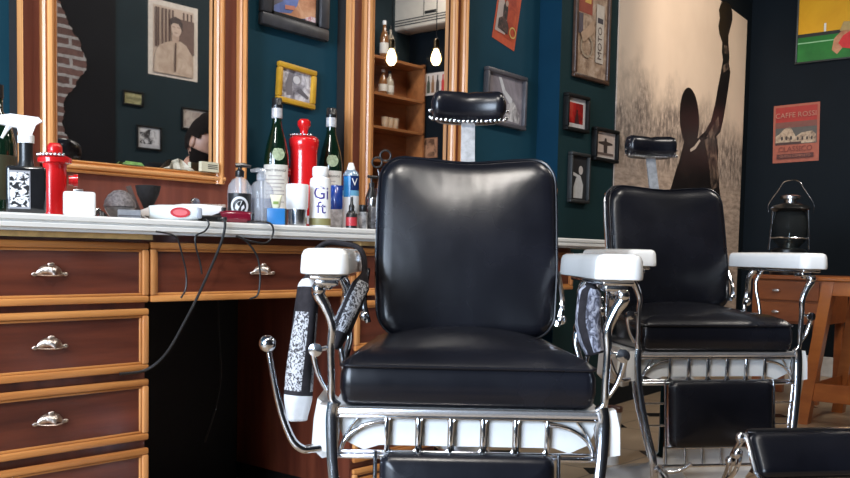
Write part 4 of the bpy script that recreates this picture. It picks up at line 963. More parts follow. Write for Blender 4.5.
# scissor stand with finger rings
p, s = spot(380.5, 2.12); H = ztop(380, 145, 2.12)
t = thing('scissors', 'scissors standing points-down in a holder beside the front chair back', 'scissors', p, facing(380)+pi/2)
m_ = MB()
m_.lathe([(.001, 0), (.02, .001), (.02, H*.5), (.017, H*.5), (.016, .01), (.001, .01)], BLK, n=18); m_.build('holder', t)
m_ = MB()
for s_ in (-1, 1): m_.tube(spline([(s_*-.002, 0, .03), (s_*.003, 0, H*.55), (s_*.010, 0, H*.72)], 5), .0026, STEEL, 6)
m_.build('blades', t)
m_ = MB()
for (cx, cz, rr) in ((-.014, H*.80, .016), (.013, H*.88, .017)):
    m_.rings([[Vector((cx+(rr+.003*cos(b*pi/4))*cos(a*pi/10), .003*sin(b*pi/4), cz+(rr+.003*cos(b*pi/4))*sin(a*pi/10))) for b in range(8)] for a in range(20)], BLK, loop=True)
m_.build('finger_ring', t)
# small things on the counter right of the front chair
p, s = spot(551.5, 2.2); H = ztop(551, 176, 2.2)
t = thing('orange_bottle', 'orange bottle just visible right of the front chair back', 'bottle', p)
MB().lathe([(.001, 0), (.022, .001), (.022, H*.8), (.014, H*.86), (.001, H*.86)], plain('orange_plastic', (.55, .17, .04), .35), n=18).build('body', t)
MB().lathe([(.001, H*.85), (.013, H*.85), (.013, H), (.001, H)], WHT, n=14).build('cap', t)

# ------------------------------------------------------------------ barber chairs
def slabx(m_, pts2, x, th, M):   # polygon in the y-z plane
    m_.slab([(x-th/2, y, z) for (y, z) in pts2], (th, 0, 0), M)
def barber_chair(label, loc, rz, lift=0, hup=0):
    t = thing('barber_chair', label, 'barber chair', loc, rz)
    # --- seat cushion
    SZ = .462; m_ = MB()
    def fs(u, v, d):
        y = .25+v; k = 1-.13*max(0, y)/.5
        return (u*k, y, SZ+d)
    m_.cushion(.494, .50, .022, [(.012, 0), (.002, .010), (-.003, .035), (-.002, .062), (.003, .075)], LEA, fs, fill=1, dome=0)
    seat = m_.build('seat', t, smooth=50)
    m_ = MB()
    def ft(u, v, d):
        y = .25+v; k = 1-.13*max(0, y)/.5
        return (u*k, y, SZ+d)
    m_.cushion(.490, .497, .022, [(.010, .069), (.0, .075), (-.003, .080), (.002, .086), (.018, .097), (.05, .110)], LEA, ft, fill=8, dome=.028); m_.build('top_panel', seat, smooth=60)
    # piping round the seat edge
    ring = [Vector(ft(u, v, .0795)) for (u, v) in rdense(.497, .503, .023, 7)]
    m_ = MB().tube(ring+[ring[0]], .0032, LEA, 8, caps=False); m_.build('piping', seat)
    # --- seat frame
    m_ = MB()
    m_.box(-.262, .262, -.006, .014, .447, .461, plain('polished_rail', (.80, .80, .82), .24, .85, .04), .004); m_.box(-.262, .262, .014, .50, .443, .461, ENAM, .003)
    m_.build('seat_frame', t, smooth=35)
    MB().box(-.19, .19, .055, .45, .40, .444, ENAM, .012, 3).build('under_seat_housing', t)
    # --- apron: grid and quarter fans
    m_ = MB(); ya = .006; g0, g1 = .373, .445
    for x in (-.156, -.094, -.0315, .0315, .094, .156): m_.box(x-.0042, x+.0042, ya-.004, ya+.006, g0, g1, CHR, .0025)
    for z in (g0+.002, g1-.002): m_.box(-.262, .262, ya-.004, ya+.006, z-.0032, z+.0032, CHR, .002)
    m_.box(-.262, .262, ya-.006, ya+.008, .361, .371, CHR, .003)
    for s_ in (-1, 1):
        m_.tube([(s_*(.158+.086*sin(a*pi/24)), ya, g0+.060*cos(a*pi/24)) for a in range(13)], .0048, CHR, 8)
        m_.tube([(s_*.252, ya, g0), (s_*.252, ya, g1)], .004, CHR, 8)
        m_.tube([(s_*.238, ya, g0+.028), (s_*.222, ya, g1-.018), (s_*.212, ya, g1-.006)], .003, CHR, 6)
    for k in range(5):
        cx = -.125+.0625*k
        P = [Vector((cx+u, ya-.001, (g0+g1)/2+v)) for (u, v) in rrect(.054, g1-g0-.005, .009, 4)]; m_.tube(P+[P[0]], .0026, CHR, 6, caps=False)
    m_.build('apron_grille', t, smooth=45)
    m_ = MB()
    m_.slab([(-.25, .016, .444), (.25, .016, .444), (.25, .016, .425), (.238, .016, .394), (.20, .016, .376), (.17, .016, .386), (-.17, .016, .386), (-.20, .016, .376), (-.238, .016, .394), (-.25, .016, .425)], (0, .02, 0), ENAM)
    m_.build('enamel_skirt', t, smooth=30)
    # --- side rails / leg-rest frame
    for s_ in (-1, 1):
        m_ = MB()
        m_.tube(spline([(s_*.258, -.004, .47), (s_*.262, -.006, .43), (s_*.256, -.016, .34), (s_*.238, -.034, .23), (s_*.222, -.048, .15), (s_*.214, -.05, .07)], 6), [.008, .0075, .007, .007, .0075, .009], CHR, 10, (.8, 1.5))
        m_.tube(spline([(s_*.25, .02, .44), (s_*.262, .012, .37), (s_*.244, -.006, .26), (s_*.222, -.035, .15)], 6), .006, CHR, 8, (.6, 1.6))
        m_.build('side_rail', t)
    lg = MB(); yl = lambda z: -.012-.030*(.38-z)/.3
    xs = lambda z: .250-.036*((.38-z)/.26 if z < .38 else 0)
    for x in (-.176, .176): lg.tube([(x, yl(.38), .38), (x, yl(.125), .125)], .004, CHR, 8)
    for z in (.31, .245): 
        for s_ in (-1, 1): lg.tube([(s_*.176, yl(z), z), (s_*xs(z), yl(z), z)], .0032, CHR, 8)
    for x in (-.115, -.06, 0, .06, .115): lg.tube([(x, yl(.18), .18), (x, yl(.125), .125)], .0035, CHR, 8)
    lg.tube([(-.21, yl(.125), .125), (.21, yl(.125), .125)], .0055, CHR, 8)
    lg.tube([(-.18, yl(.178), .178), (.18, yl(.178), .178)], .0035, CHR, 8)
    for s_ in (-1, 1):
        P = [(s_*(.21-.03*(1-cos(a*.5))-.006*a), yl(.12)-.004*a, .125-.016*sin(a*.6)) for a in range(8)]
        lg.tube(P, .006, CHR, 8)
    lg.build('leg_rest_frame', t, smooth=50)
    m_ = MB()
    m_.slab([(-.17, -.015, .176), (.17, -.015, .176), (.17, -.015, .128), (.12, -.015, .118), (.08, -.015, .06), (-.08, -.015, .06), (-.12, -.015, .118), (-.17, -.015, .128)], (0, .012, 0), ENAM); m_.build('kick_plate', t, smooth=30)
    m_ = MB()
    m_.cushion(.334, .200, .022, [(.004, .002), (0, .008), (0, .014), (.004, .024), (.014, .031), (.03, .034)], LEA, lambda u, v, d: (u, yl(.28+v)-d+.006, .279+v), fill=5, dome=.006); m_.build('calf_pad', t, smooth=60)
    # --- foot rest: padded slanted bar on two brackets
    f = MB(); ca, sa = cos(math.radians(58)), sin(math.radians(58))
    def ff(u, v, d):           # v runs along the slope, d out of the face
        return (u, -.535+v*ca*1.0-d*sa, .268+v*sa+d*ca*-.0+ -d*(-ca)*.6)
    f.cushion(.350, .118, .02, [(.006, -.030), (0, -.022), (0, -.006), (.004, .004), (.014, .010), (.026, .012)], LEA, ff, fill=4, dome=.004); fo = f.build('foot_rest', t, smooth=60)
    f = MB(); P = [Vector(ff(u, v, -.016)) for (u, v) in rrect(.362, .128, .022, 5)]; f.tube(P+[P[0]], .0055, CHR, 8, caps=False)
    f.tube([(-.181, P[0].y, .318), (.181, P[0].y, .318)], .005, CHR, 8)
    f.build('foot_rest_trim', fo)
    for s_ in (-1, 1):
        f = MB()
        f.tube(spline([(s_*.200, -.05, .122), (s_*.212, -.16, .10), (s_*.205, -.32, .11), (s_*.198, -.42, .17), (s_*.196, -.46, .245), (s_*.190, -.488, .292)], 6), [.011, .010, .009, .009, .008, .008], CHR, 10)
        f.tube(spline([(s_*.198, -.42, .17), (s_*.204, -.475, .20), (s_*.204, -.505, .235), (s_*.196, -.50, .27)], 5), .006, CHR, 8)
        for q in ((s_*.190, -.488, .300), (s_*.204, -.50, .262), (s_*.200, -.46, .235)): f.sphere(q, .014, CHR, 12, (1, .8, 1))
        f.build('foot_rest_bracket', t)
    # --- backrest
    m_ = MB(); by, bz = .40, .778; lean = math.radians(14)
    def fb(u, v, d):
        w = 1-.055*max(0, -(v+.06)/.2)-.02*max(0, v-.1)/.12
        vv = v-.012*math.exp(-(u/.10)**2)*max(0, v/.22)
        yy = by+vv*math.tan(lean)-d+.05*(u/.21)**2*-.35
        return (.008+u*w, yy, bz+vv)
    m_.cushion(.412, .414, .055, [(.03, -.052), (.010, -.050), (0, -.040), (-.002, -.020), (.0, -.004), (.006, .006), (.018, .013), (.035, .017)], LEA, fb, fill=8, dome=.020)
    back = m_.build('backrest', t, smooth=60)
    m_ = MB(); P = [Vector(fb(u, v, -.004)) for (u, v) in rdense(.415, .417, .056, 7)]; m_.tube(P+[P[0]], .0032, LEA, 8, caps=False); m_.build('piping', back)
    m_ = MB()
    P = [Vector(fb(u, v, -.046)) for (u, v) in rdense(.418, .416, .058, 7)]; m_.tube(P+[P[0]], .006, CHR, 8, caps=False)
    for s_ in (-1, 1):
        m_.tube(spline([(s_*.215, by-.055, .60), (s_*.226, by-.05, .65), (s_*.222, by+.0, .72)], 5), .007, CHR, 8)
        m_.sphere((s_*.224, by-.055, .615), .012, CHR, 12)
    m_.build('back_frame', t)
    # --- headrest
    hx, hy, hz = .012, .60, 1.124+hup
    m_ = MB(); rings_ = []
    K = 20
    for k in range(K+1):
        f_ = -1+2*k/K; x = f_*.093; e = (1-abs(f_)**11)**.5 if abs(f_) < 1 else .05
        e = max(e, .30)
        yc = hy-.022*f_*f_; ring = []
        for j in range(20):
            a = 2*pi*j/20; c_, s2 = cos(a), sin(a)
            c_ = math.copysign(abs(c_)**.8, c_); s2 = math.copysign(abs(s2)**.8, s2)
            dip = -.003*math.exp(-(x/.008)**2)
            ring.append((hx+x, yc+.043*e*c_, hz+(.041*e+dip)*s2+.003*f_*f_))
        rings_.append(ring)
    m_.rings(rings_, LEA); head = m_.build('headrest', t, smooth=70)
    st = MB().sphere((0, 0, 0), .0048, CHR, 8, (1, .7, 1)).build('stud', head)
    n = 17
    for k in range(n+4):
        if k < n: f_ = -1+2*k/(n-1); p_ = (hx+f_*.089, hy-.0365-.020*f_*f_+.012*abs(f_)**6, hz-.036+.004*f_*f_)
        else:
            s_ = -1 if k < n+2 else 1; q = (k-n) % 2; p_ = (hx+s_*(.094+.001*q), hy-.022-.006*q, hz-.025+.016*q)
        o = st if k == 0 else st.copy()
        if k: COL.objects.link(o)
        o.location = p_
    m_ = MB()
    m_.slab([(hx-.017, .505, .90), (hx+.017, .505, .90), (hx+.017, .585, 1.112+hup), (hx-.017, .585, 1.112+hup)], (0, .008, 0), plain('post_steel', (.26, .27, .29), .5, .3, .25, 60))
    m_.box(hx-.03, hx+.03, .49, .54, .86, .94, CHR, .008); m_.build('headrest_post', t, smooth=30)
    # --- arms
    for s_ in (-1, 1):
        m_ = MB(); xa = s_*.275
        def fa(u, v, d):
            k = 1-.12*max(0, v)/.24
            return (xa+u*k-s_*.012*max(0, v)/.24, .17+v, .7165+d)
        m_.cushion(.090, .46, .026, [(.004, 0), (.0, .002), (-.001, .008), (.001, .036), (.005, .045), (.014, .049)], PORC, fa, fill=3, dome=.002, n=8); m_.build('armrest', t, smooth=50)
        m_ = MB()
        m_.box(xa-.030, xa+.030, -.035, .36, .706, .7165, CHR, .004)
        m_.box(xa-.022, xa+.022, -.018, .030, .694, .709, CHR, .004)
        m_.tube(spline([(s_*.284, -.004, .70), (s_*.290, -.008, .68), (s_*.276, -.008, .655), (s_*.263, -.008, .62), (s_*.265, -.006, .58), (s_*.263, -.004, .52), (s_*.262, -.002, .478), (s_*.25, 0, .463)], 6), [.012, .013, .0105, .009, .008, .0075, .0075, .009], CHR, 10)
        m_.sphere((s_*.289, -.010, .688), .014, CHR, 12); m_.sphere((s_*.284, -.006, .704), .012, CHR, 12)
        m_.sphere((s_*.272, .0, .696), .010, CHR, 10)
        m_.build('arm_front_bracket', t, smooth=60)
        m_ = MB()
        m_.tube(spline([(xa, .30, .708), (s_*.262, .31, .68), (s_*.27, .33, .63), (s_*.255, .32, .57), (s_*.262, .30, .52), (s_*.252, .28, .465)], 6), [.010, .008, .009, .007, .008, .009], CHR, 10, (1, 1.2))
        m_.sphere((s_*.262, .315, .60), .014, CHR, 12); m_.tube(spline([(s_*.255, .24, .47), (s_*.268, .24, .56), (s_*.26, .26, .66), (xa, .25, .708)], 6), .006, CHR, 8)
        m_.build('arm_rear_bracket', t, smooth=60)
        # reclining quadrant with round knob on the side
        m_ = MB()
        m_.lathe([(.001, -.014), (.009, -.013), (.009, -.007), (.013, -.005), (.013, .004), (.001, .006)], CHR, (s_*.293, -.012, .572), 16, axis='y')
        m_.tube(spline([(s_*.297, -.004, .578), (s_*.297, .0, .555), (s_*.287, .002, .52), (s_*.270, .004, .490)], 6), [.010, .009, .007, .006], CHR, 10, (1, .7))
        m_.tube([(s_*.293, -.008, .572), (s_*.262, -.004, .578)], .005, CHR, 8)
        m_.build('side_knob', t, smooth=60)
        m_ = MB()
        m_.slab([(s_*.2635, -.002, .462), (s_*.2635, -.002, .380), (s_*.272, -.002, .374), (s_*.296, -.002, .378), (s_*.294, -.002, .43), (s_*.285, -.002, .466)], (0, .03, 0), ENAM)
        m_.build('enamel_bracket', t, smooth=30)
        if s_ > 0: continue
        m_ = MB(); m_.slab([(s_*.264, .05, .444), (s_*.264, .05, .355), (s_*.285, .05, .350), (s_*.306, .05, .37), (s_*.302, .05, .43), (s_*.295, .05, .47)], (0, .16, 0), ENAM); m_.build('enamel_side_housing', t, smooth=30)
    # --- recline lever on the left
    m_ = MB(); m_.tube(spline([(-.384, -.01, .576), (-.375, -.012, .53), (-.358, -.014, .456), (-.337, -.014, .402), (-.318, -.012, .382), (-.300, -.004, .380), (-.285, .004, .381)], 7), [.0065, .0078, .0092, .010, .010, .010], CHR, 12, (1, .8)); lv = m_.build('recline_lever', t)
    MB().sphere((-.3855, -.010, .582), .0165, CHR, 18).build('lever_knob', lv)
    for c in t.children: c.location.z += lift
    # --- base
    m_ = MB(); m_.lathe([(.001, 0), (.27, 0), (.275, .012), (.25, .03), (.16, .05), (.095, .075), (.085, .11), (.001, .11)], ENAM, (0, .25, 0), 40); m_.build('floor_base', t)
    m_ = MB(); m_.lathe([(.08, .10), (.065, .12), (.062, .34+lift), (.09, .37+lift), (.10, .405+lift), (.001, .405+lift)], CHR, (0, .25, 0), 28); m_.build('hydraulic_column', t)
    return t
CH_RZ = YAW-pi/2
def camxy(x, d): p = RH*x+FH*d; return (p.x, p.y, 0)
barber_chair('black leather barber chair in the foreground with a chrome lever at its left', camxy(.086, 1.81), CH_RZ)
c2 = barber_chair('black leather barber chair standing behind on the right, before the mural', camxy(.89, 2.85), CH_RZ+math.radians(10.5), .018, .012)

# ------------------------------------------------------------------ capes draped over the front chair's arms
LILP = photo('lilac_cape_print', [(.42, (.07, .07, .09)), (.5, (.24, .24, .30)), (.6, (.50, .50, .56))], 2.4, 3, (40, 40, 26), 3, .8)
CLOTH = plain('charcoal_cape_cloth', (.026, .023, .026), .9, 0, .25, 60, spec=.15, bmp=.4)
PRT = photo('cape_print', [(.45, (.05, .045, .05)), (.52, (.50, .50, .52))], 2.4, 3, (95, 95, 70), 2, .8)
WBAND = plain('cape_white_band', (.62, .62, .63), .7, 0, .1, 30)
LOC1 = Vector(camxy(.086, 1.81))
def cape(label, pts, widths, thick, bands, name='barber_cape'):
    P = spline(pts, 8); K = len(P); m_ = MB(); n = 18; rings_ = []
    for i in range(K):
        tpos = i/(K-1); q = tpos*(len(widths)-1); k = min(int(q), len(widths)-2); w = widths[k]+(widths[k+1]-widths[k])*(q-k)
        tk = thick*.55 if P[i].z > .712 else thick*.55+(w*.82-thick*.55)*min(1, (.714-P[i].z)/.025)
        tg = (P[min(i+1, K-1)]-P[max(i-1, 0)]).normalized(); side = Vector((0, 1, 0)) if abs(tg.y) < .8 else Vector((1, 0, 0))
        a = (side-tg*side.dot(tg)).normalized(); b = tg.cross(a)
        ring = []
        for j in range(n):
            th = 2*pi*j/n; fold = 1+.10*sin(3*th+i*.12)+.05*sin(5*th-i*.2)
            ring.append(P[i]+a*(w*cos(th)*fold)+b*(tk*sin(th)*fold))
        rings_.append(ring)
    for i in range(K-1):
        tpos = i/(K-1); M = CLOTH
        for (t0, t1, MM) in bands:
            if t0 <= tpos < t1: M = MM
        if M in (PRT, LILP):
            seg = [rings_[i], rings_[i+1]]
            for j in range(n):
                jj = (j+1) % n
                m_.add([seg[0][j], seg[0][jj], seg[1][jj], seg[1][j]], [[0, 1, 2, 3]], M if j % 6 in (0, 1, 2, 3) else CLOTH)
        else: m_.rings([rings_[i], rings_[i+1]], M, i == 0, i == K-2)
    o = m_.build(name, smooth=0)
    bm = bmesh.new(); bm.from_mesh(o.data); bmesh.ops.remove_doubles(bm, verts=bm.verts, dist=1e-5); bmesh.ops.recalc_face_normals(bm, faces=bm.faces)
    for f in bm.faces: f.smooth = True
    bm.to_mesh(o.data); bm.free()
    o.location = LOC1; o.rotation_euler = (0, 0, CH_RZ)
    return tag(o, label, 'cape', 'printed capes over the chair arms')
cape('charcoal printed barber cape draped over the front chair\'s left arm, both ends hanging',
     [(-.352, .17, .405), (-.350, .17, .45), (-.344, .175, .53), (-.336, .18, .62), (-.331, .19, .70), (-.332, .195, .745), (-.300, .20, .7765), (-.262, .20, .7775), (-.224, .20, .764), (-.216, .195, .715), (-.236, .175, .66), (-.258, .15, .605), (-.272, .14, .56)],
     [.026, .034, .034, .031, .026, .022, .024, .026, .024, .022, .025, .025, .014], .010,
     [(.0, .09, WBAND), (.10, .26, PRT), (.305, .325, WBAND), (.62, .74, CLOTH), (.78, .93, PRT)])
GREYC = plain('grey_cape_cloth', (.22, .22, .26), .75, 0, .3, 50, bmp=.4)
o = cape('grey printed barber cape hanging under the front chair\'s right arm', [(.262, .175, .7035), (.260, .178, .69), (.257, .18, .66), (.258, .185, .625), (.266, .18, .59), (.276, .175, .555)],
     [.020, .026, .030, .034, .034, .026], .010, [(.06, .97, LILP)])

# ------------------------------------------------------------------ things on the floor
q = deep(611, 462, 3.45); p = Vector((q.x, q.y, 0)); hh = deep(611, 408, 3.45).z
t = thing('waste_bin', 'slim off-white bin standing on the floor between the two chairs', 'bin', p)
MB().lathe([(.001, 0), (.028, 0), (.034, hh), (.031, hh), (.026, .01), (.001, .01)], plain('off_white_bin', (.55, .52, .48), .4, 0, .1), n=20).build('tub', t)
MB().lathe([(.0345, hh-.012), (.0365, hh-.010), (.0365, hh+.004), (.0345, hh+.006), (.030, hh+.004), (.030, hh-.008)], plain('brown_rim', (.14, .06, .04), .4), n=20).build('rim', t)

# chest of drawers and splay-legged table behind the second chair
XCH = 5.1; y0 = onX(752, 300, XCH).y; y1 = onX(823, 300, XCH).y; zt_ = onX(790, 275.5, XCH).z; zb_ = onX(780, 323, XCH).z
t = thing('chest_of_drawers', 'orange-brown wooden chest with small drawers behind the second chair, lantern on top', 'chest', (XCH, 0, 0))
m_ = MB().box(.005, .42, y1, y0, zb_, zt_-.022, CHESTW); 
m_.build('carcass', t, smooth=0)
MB().box(-.02, .44, y1-.02, y0+.02, zt_-.022, zt_, CHESTW, .004).build('top', t, smooth=0)
for yy in (y0-.03, y1+.03):
    for xx in (.03, .39): MB().box(xx-.02, xx+.02, yy-.02, yy+.02, 0, zb_, CHESTW, .003).build('leg', t, smooth=0)
zm = onX(780, 301, XCH).z
for (a, b) in ((zm+.006, zt_-.03), (zb_+.01, zm-.006)):
    d = MB().box(-.010, .3, y1+.02, y0-.02, a, b, CHESTW, .003).build('drawer', t, smooth=0)
    MB().lathe([(.001, -.020), (.018, -.018), (.022, -.010), (.014, 0), (.001, 0)], PEWTER, (-.010, (y0+onX(803, 300, XCH).y)/2, (a+b)/2), 16, sy=.4, axis='x').build('pull', d)
XT = 4.5; zt2 = onX(835, 277.5, XT).z
yA = onX(822, 280, XT).y; yB = yA-.75
t = thing('wooden_table', 'orange wooden table on splayed legs at the right edge', 'table', (XT, 0, 0))
MB().box(-.02, .50, yB, yA+.012, zt2-.018, zt2, DESKW, .004).build('tabletop', t, smooth=0)
MB().box(0, .48, yB+.02, yA-.01, zt2-.085, zt2-.018, DESKW, .003).build('apron', t, smooth=0)
yl0 = onX(803, 425, XT).y
def splay(x, ytop, ybot, xb): 
    m_ = MB(); a = .026
    m_.rings([[(xb+dx*a, ybot+dy*a, 0) for dx, dy in ((-1, -1), (1, -1), (1, 1), (-1, 1))], [(x+dx*a, ytop+dy*a, zt2-.02) for dx, dy in ((-1, -1), (1, -1), (1, 1), (-1, 1))]], DESKW)
    m_.build('leg', t, smooth=0)
dy = yl0-yA
splay(.02, yA-.03, yA+dy, .0); splay(.46, yA-.03, yA+dy*.8, .48); splay(.02, yB+.05, yB-dy, .0); splay(.46, yB+.05, yB-dy*.8, .48)
zs0, zs1 = onX(825, 402, XT).z, onX(825, 384, XT).z
MB().box(-.012, .012, yB, yA+dy*.62, zs0, zs1, DESKW, .003).box(.46, .48, yB, yA+dy*.5, zs0, zs1, DESKW, .003).box(0, .47, yA+dy*.45, yA+dy*.58, zs0+.01, zs1-.004, DESKW).build('stretcher', t, smooth=0)

# lantern on the chest
q = onX(788, 270, XCH+.16); s = pxw(q)
LZ = onX(788, 180, XCH+.16).z-zt_
t = thing('storm_lantern', 'chrome and black storm lantern with a wire bail on the wooden chest', 'lantern', (XCH+.16, q.y, zt_), -pi/2+.05)
def lz(py): return onX(788, py, XCH+.16).z-zt_
R = 17*s
MB().lathe([(.001, 0), (R*1.0, .001), (R*1.05, .02), (R*1.0, lz(250)), (R*.7, lz(248)), (.001, lz(248))], plain('lantern_black', (.012, .013, .014), .3, .3), n=28).lathe([(R*.30, lz(250)), (R*.5, lz(249)), (R*.42, lz(243)), (R*.14, lz(240)), (R*.12, lz(233)), (.001, lz(232))], STEEL, n=20).build('burner_base', t)
MB().lathe([(R*.5, lz(248)), (R*.92, lz(240)), (R*1.0, lz(225)), (R*.8, lz(212))], LGLASS, n=28).build('globe', t)
MB().lathe([(.001, lz(213)), (R*.9, lz(212)), (R*1.12, lz(209)), (R*1.0, lz(206)), (R*.4, lz(203)), (.001, lz(203))], plain('lantern_hood', (.03, .03, .03), .25, .6), n=28).build('hood', t)
MB().lathe([(R*.38, lz(204)), (R*.38, lz(200)), (R*.62, lz(199)), (R*.62, lz(196.5)), (R*.3, lz(195)), (.001, lz(195))], STEEL, n=12).build('chimney_cap', t)
m_ = MB()
for s_ in (-1, 1): m_.tube([(s_*R*1.15, 0, lz(250)), (s_*R*1.0, 0, lz(209))], .0065, CHR, 8)
m_.rings([[Vector(((R*1.04+.004*cos(b*pi/3))*cos(a*pi/16), (R*1.04+.004*cos(b*pi/3))*sin(a*pi/16), lz(238)+.004*sin(b*pi/3))) for b in range(6)] for a in range(32)], CHR, loop=True)
m_.build('side_tubes', t)
MB().tube(spline([(-R*1.28, 0, lz(212)), (-R*1.28, 0, lz(204)), (-R*.75, 0, lz(190)), (-R*.38, 0, lz(181.5)), (R*.38, 0, lz(181.5)), (R*.75, 0, lz(190)), (R*1.28, 0, lz(204)), (R*1.28, 0, lz(212))], 5), .0022, CHR, 8).build('bail', t)

# ------------------------------------------------------------------ the barber, seen in the left mirror
def barber():
    vp = EYE+ray(203, 143)*(5.25/Vector((ray(203, 143).x, ray(203, 143).y, 0)).length)
    hc = Vector((vp.x, 2*WM-vp.y, vp.z))                    # centre of the head
    face = math.radians(78)
    t = thing('person', 'bearded barber in black bending his head, reflected in the left mirror', 'person', (0, 0, 0))
    F = Vector((cos(face), sin(face), 0)); S = Vector((-sin(face), cos(face), 0)); Z = Vector((0, 0, 1))
    base = hc-F*.20; base.z = 0; nk = hc-F*.075-Z*.15
    H = nk.z
    def P(f, s, z): return base+F*f+S*s+Z*z
    V = [P(0, 0, H*.68), P(.0, 0, H*.80), P(.03, 0, H*.96), nk, hc-F*.045-Z*.06]
    Rr = [(.15, .115), (.145, .105), (.165, .105), (.062, .062), (.058, .06)]
    E = [(0, 1), (1, 2), (2, 3), (3, 4)]
    def ch(start, pts, rs):
        k = start
        for p, r in zip(pts, rs):
            V.append(p); Rr.append(r if isinstance(r, tuple) else (r, r)); E.append((k, len(V)-1)); k = len(V)-1
        return k
    fingers = []
    for s in (-1, 1):
        ch(0, [P(0, s*.095, H*.64), P(.02, s*.105, H*.36), P(-.01, s*.11, .10), P(.02, s*.11, .05), P(.15, s*.12, .035)], [.095, .07, .05, .048, .04])
        w = ch(2, [P(.03, s*.18, H*.99), P(.0, s*.235, H*.75), P(.14, s*.12, H*.72), P(.17, s*.09, H*.725)], [.072, .048, .034, (.038, .020)])
        for k, (off, ln) in enumerate(((-.027, .062), (-.009, .072), (.009, .068), (.026, .052))):
            ch(w, [P(.195, s*.075+off, H*.725), P(.195+ln*.5, s*.07+off*1.1, H*.722), P(.195+ln*.85, s*.07+off*1.1, H*.71)], [.010, .009, .0075])
        ch(w, [P(.185, s*(.09-.03), H*.735), P(.205, s*(.09-.045), H*.745)], [.012, .009])
    me = bpy.data.meshes.new('b'); me.from_pydata([tuple(v) for v in V], E, [])
    o = bpy.data.objects.new('b', me); COL.objects.link(o)
    md = o.modifiers.new('s', 'SKIN'); md.use_smooth_shade = True
    sv = me.skin_vertices[0].data
    for i, r in enumerate(Rr): sv[i].radius = r; sv[i].use_root = (i == 0)
    sb = o.modifiers.new('d', 'SUBSURF'); sb.levels = 2; sb.render_levels = 2
    dg = bpy.context.evaluated_depsgraph_get(); bm_ = bpy.data.meshes.new_from_object(o.evaluated_get(dg))
    bpy.data.objects.remove(o)
    SK = plain('skin', (.42, .22, .15), .5, 0, .12, 25)
    HAIR = plain('dark_hair', (.009, .006, .005), .9, 0, .4, 120, spec=.1, bmp=.8)
    SHIRT = plain('black_shirt', (.006, .006, .007), .9, 0, .2, 60, spec=.1); JEAN = plain('dark_jeans', (.02, .022, .03), .8); SHOE = plain('black_shoe', (.01, .01, .01), .4)
    # head as a shaped ball, welded on the neck, added to the same mesh
    pit = math.radians(24)
    Hx = Matrix((F, S, Z)).transposed(); RX = Matrix.Rotation(pit, 3, 'Y')
    def hd(v): return hc+Hx @ (RX @ Vector(v))
    hm = MB(); n, k_ = 40, 30; rings_ = []
    for i in range(k_+1):
        th = pi*i/k_; ring = []
        for j in range(n):
            ph = 2*pi*j/n; x, y, z = sin(th)*cos(ph), sin(th)*sin(ph), -cos(th)
            X = .098*x; Yy = .076*y; Zz = .122*z
            if z < 0: Yy *= 1-.28*(-z)**1.2; X *= 1-.10*(-z) if x > 0 else 1-.35*(-z)
            fr = max(0, x)
            X += .026*math.exp(-((Yy)/.014)**2-((Zz+.012)/.022)**2)*fr+.010*math.exp(-((Yy)/.010)**2-((Zz-.015)/.02)**2)*fr
            X -= .012*math.exp(-((abs(Yy)-.032)/.014)**2-((Zz-.018)/.012)**2)*fr
            X += .006*math.exp(-((Zz-.036)/.008)**2)*fr*(1 if abs(Yy) < .055 else 0)
            X += .007*math.exp(-(Yy/.022)**2-((Zz+.055)/.008)**2)*fr
            X += .012*math.exp(-(Yy/.025)**2-((Zz+.095)/.02)**2)*fr
            ring.append(hd((X, Yy, Zz)))
        rings_.append(ring)
    hm.rings(rings_, SK)
    nb = len(bm_.vertices)
    bd = MB(); bd.v = [v.co.copy() for v in bm_.vertices]
    for q in bm_.polygons:
        c = q.center; M = SHIRT
        fz = (c-base).dot(F)
        if c.z > H*.96 and ((c-nk)*Vector((1, 1, 0))).length < .085: M = SK
        elif c.z < .07: M = SHOE
        elif c.z < H*.62: M = JEAN
        if fz > .135 and H*.65 < c.z < H*.78: M = SK
        bd.f.append(list(q.vertices)); bd.mi.append(bd.mid(M))
    bd.add(hm.v, hm.f, SK)
    for s in (-1, 1):
        b0 = len(bd.v); bd.sphere((0, 0, 0), .03, SK, 12, (.65, .35, 1.05))
        for i in range(b0, len(bd.v)): bd.v[i] = hd((bd.v[i].x-.005, bd.v[i].y+s*.076, bd.v[i].z+.0))
    body = bd.build('body', t, smooth=180, fixn=False)
    def cap(name, test, off, M):
        m_ = MB(); keep = {}
        cs = [Vector(p) for r in rings_ for p in r]; inv = (Hx @ RX).inverted()
        loc = [inv @ (p-hc) for p in cs]
        idx = {}
        for i in range(k_):
            for j in range(n):
                q = [i*n+j, i*n+(j+1) % n, (i+1)*n+(j+1) % n, (i+1)*n+j]
                c = sum((loc[a] for a in q), Vector())/4
                if test(c):
                    for a in q:
                        if a not in idx:
                            idx[a] = len(m_.v); l = loc[a]; m_.v.append(hd(l+l.normalized()*off(l)))
                    m_.f.append([idx[a] for a in q]); m_.mi.append(m_.mid(M))
        m_.build(name, t, smooth=180)
    cap('hair', lambda c: c.z > .052+.25*max(0, c.x-.03) or (c.x < -.02 and c.z > -.045) or (c.x < .022 and c.z > .03), lambda l: .012+.035*max(0, l.z-.05)/.07*(1 if l.x > -.03 else .6), HAIR)
    cap('beard', lambda c: c.z < -.028 and c.x > -.006 and not (abs(c.y) < .02 and -.064 < c.z < -.052) and not (abs(c.y) < .016 and -.036 < c.z), lambda l: .010+.022*max(0, -l.z-.07)/.05, HAIR)
    m_ = MB()
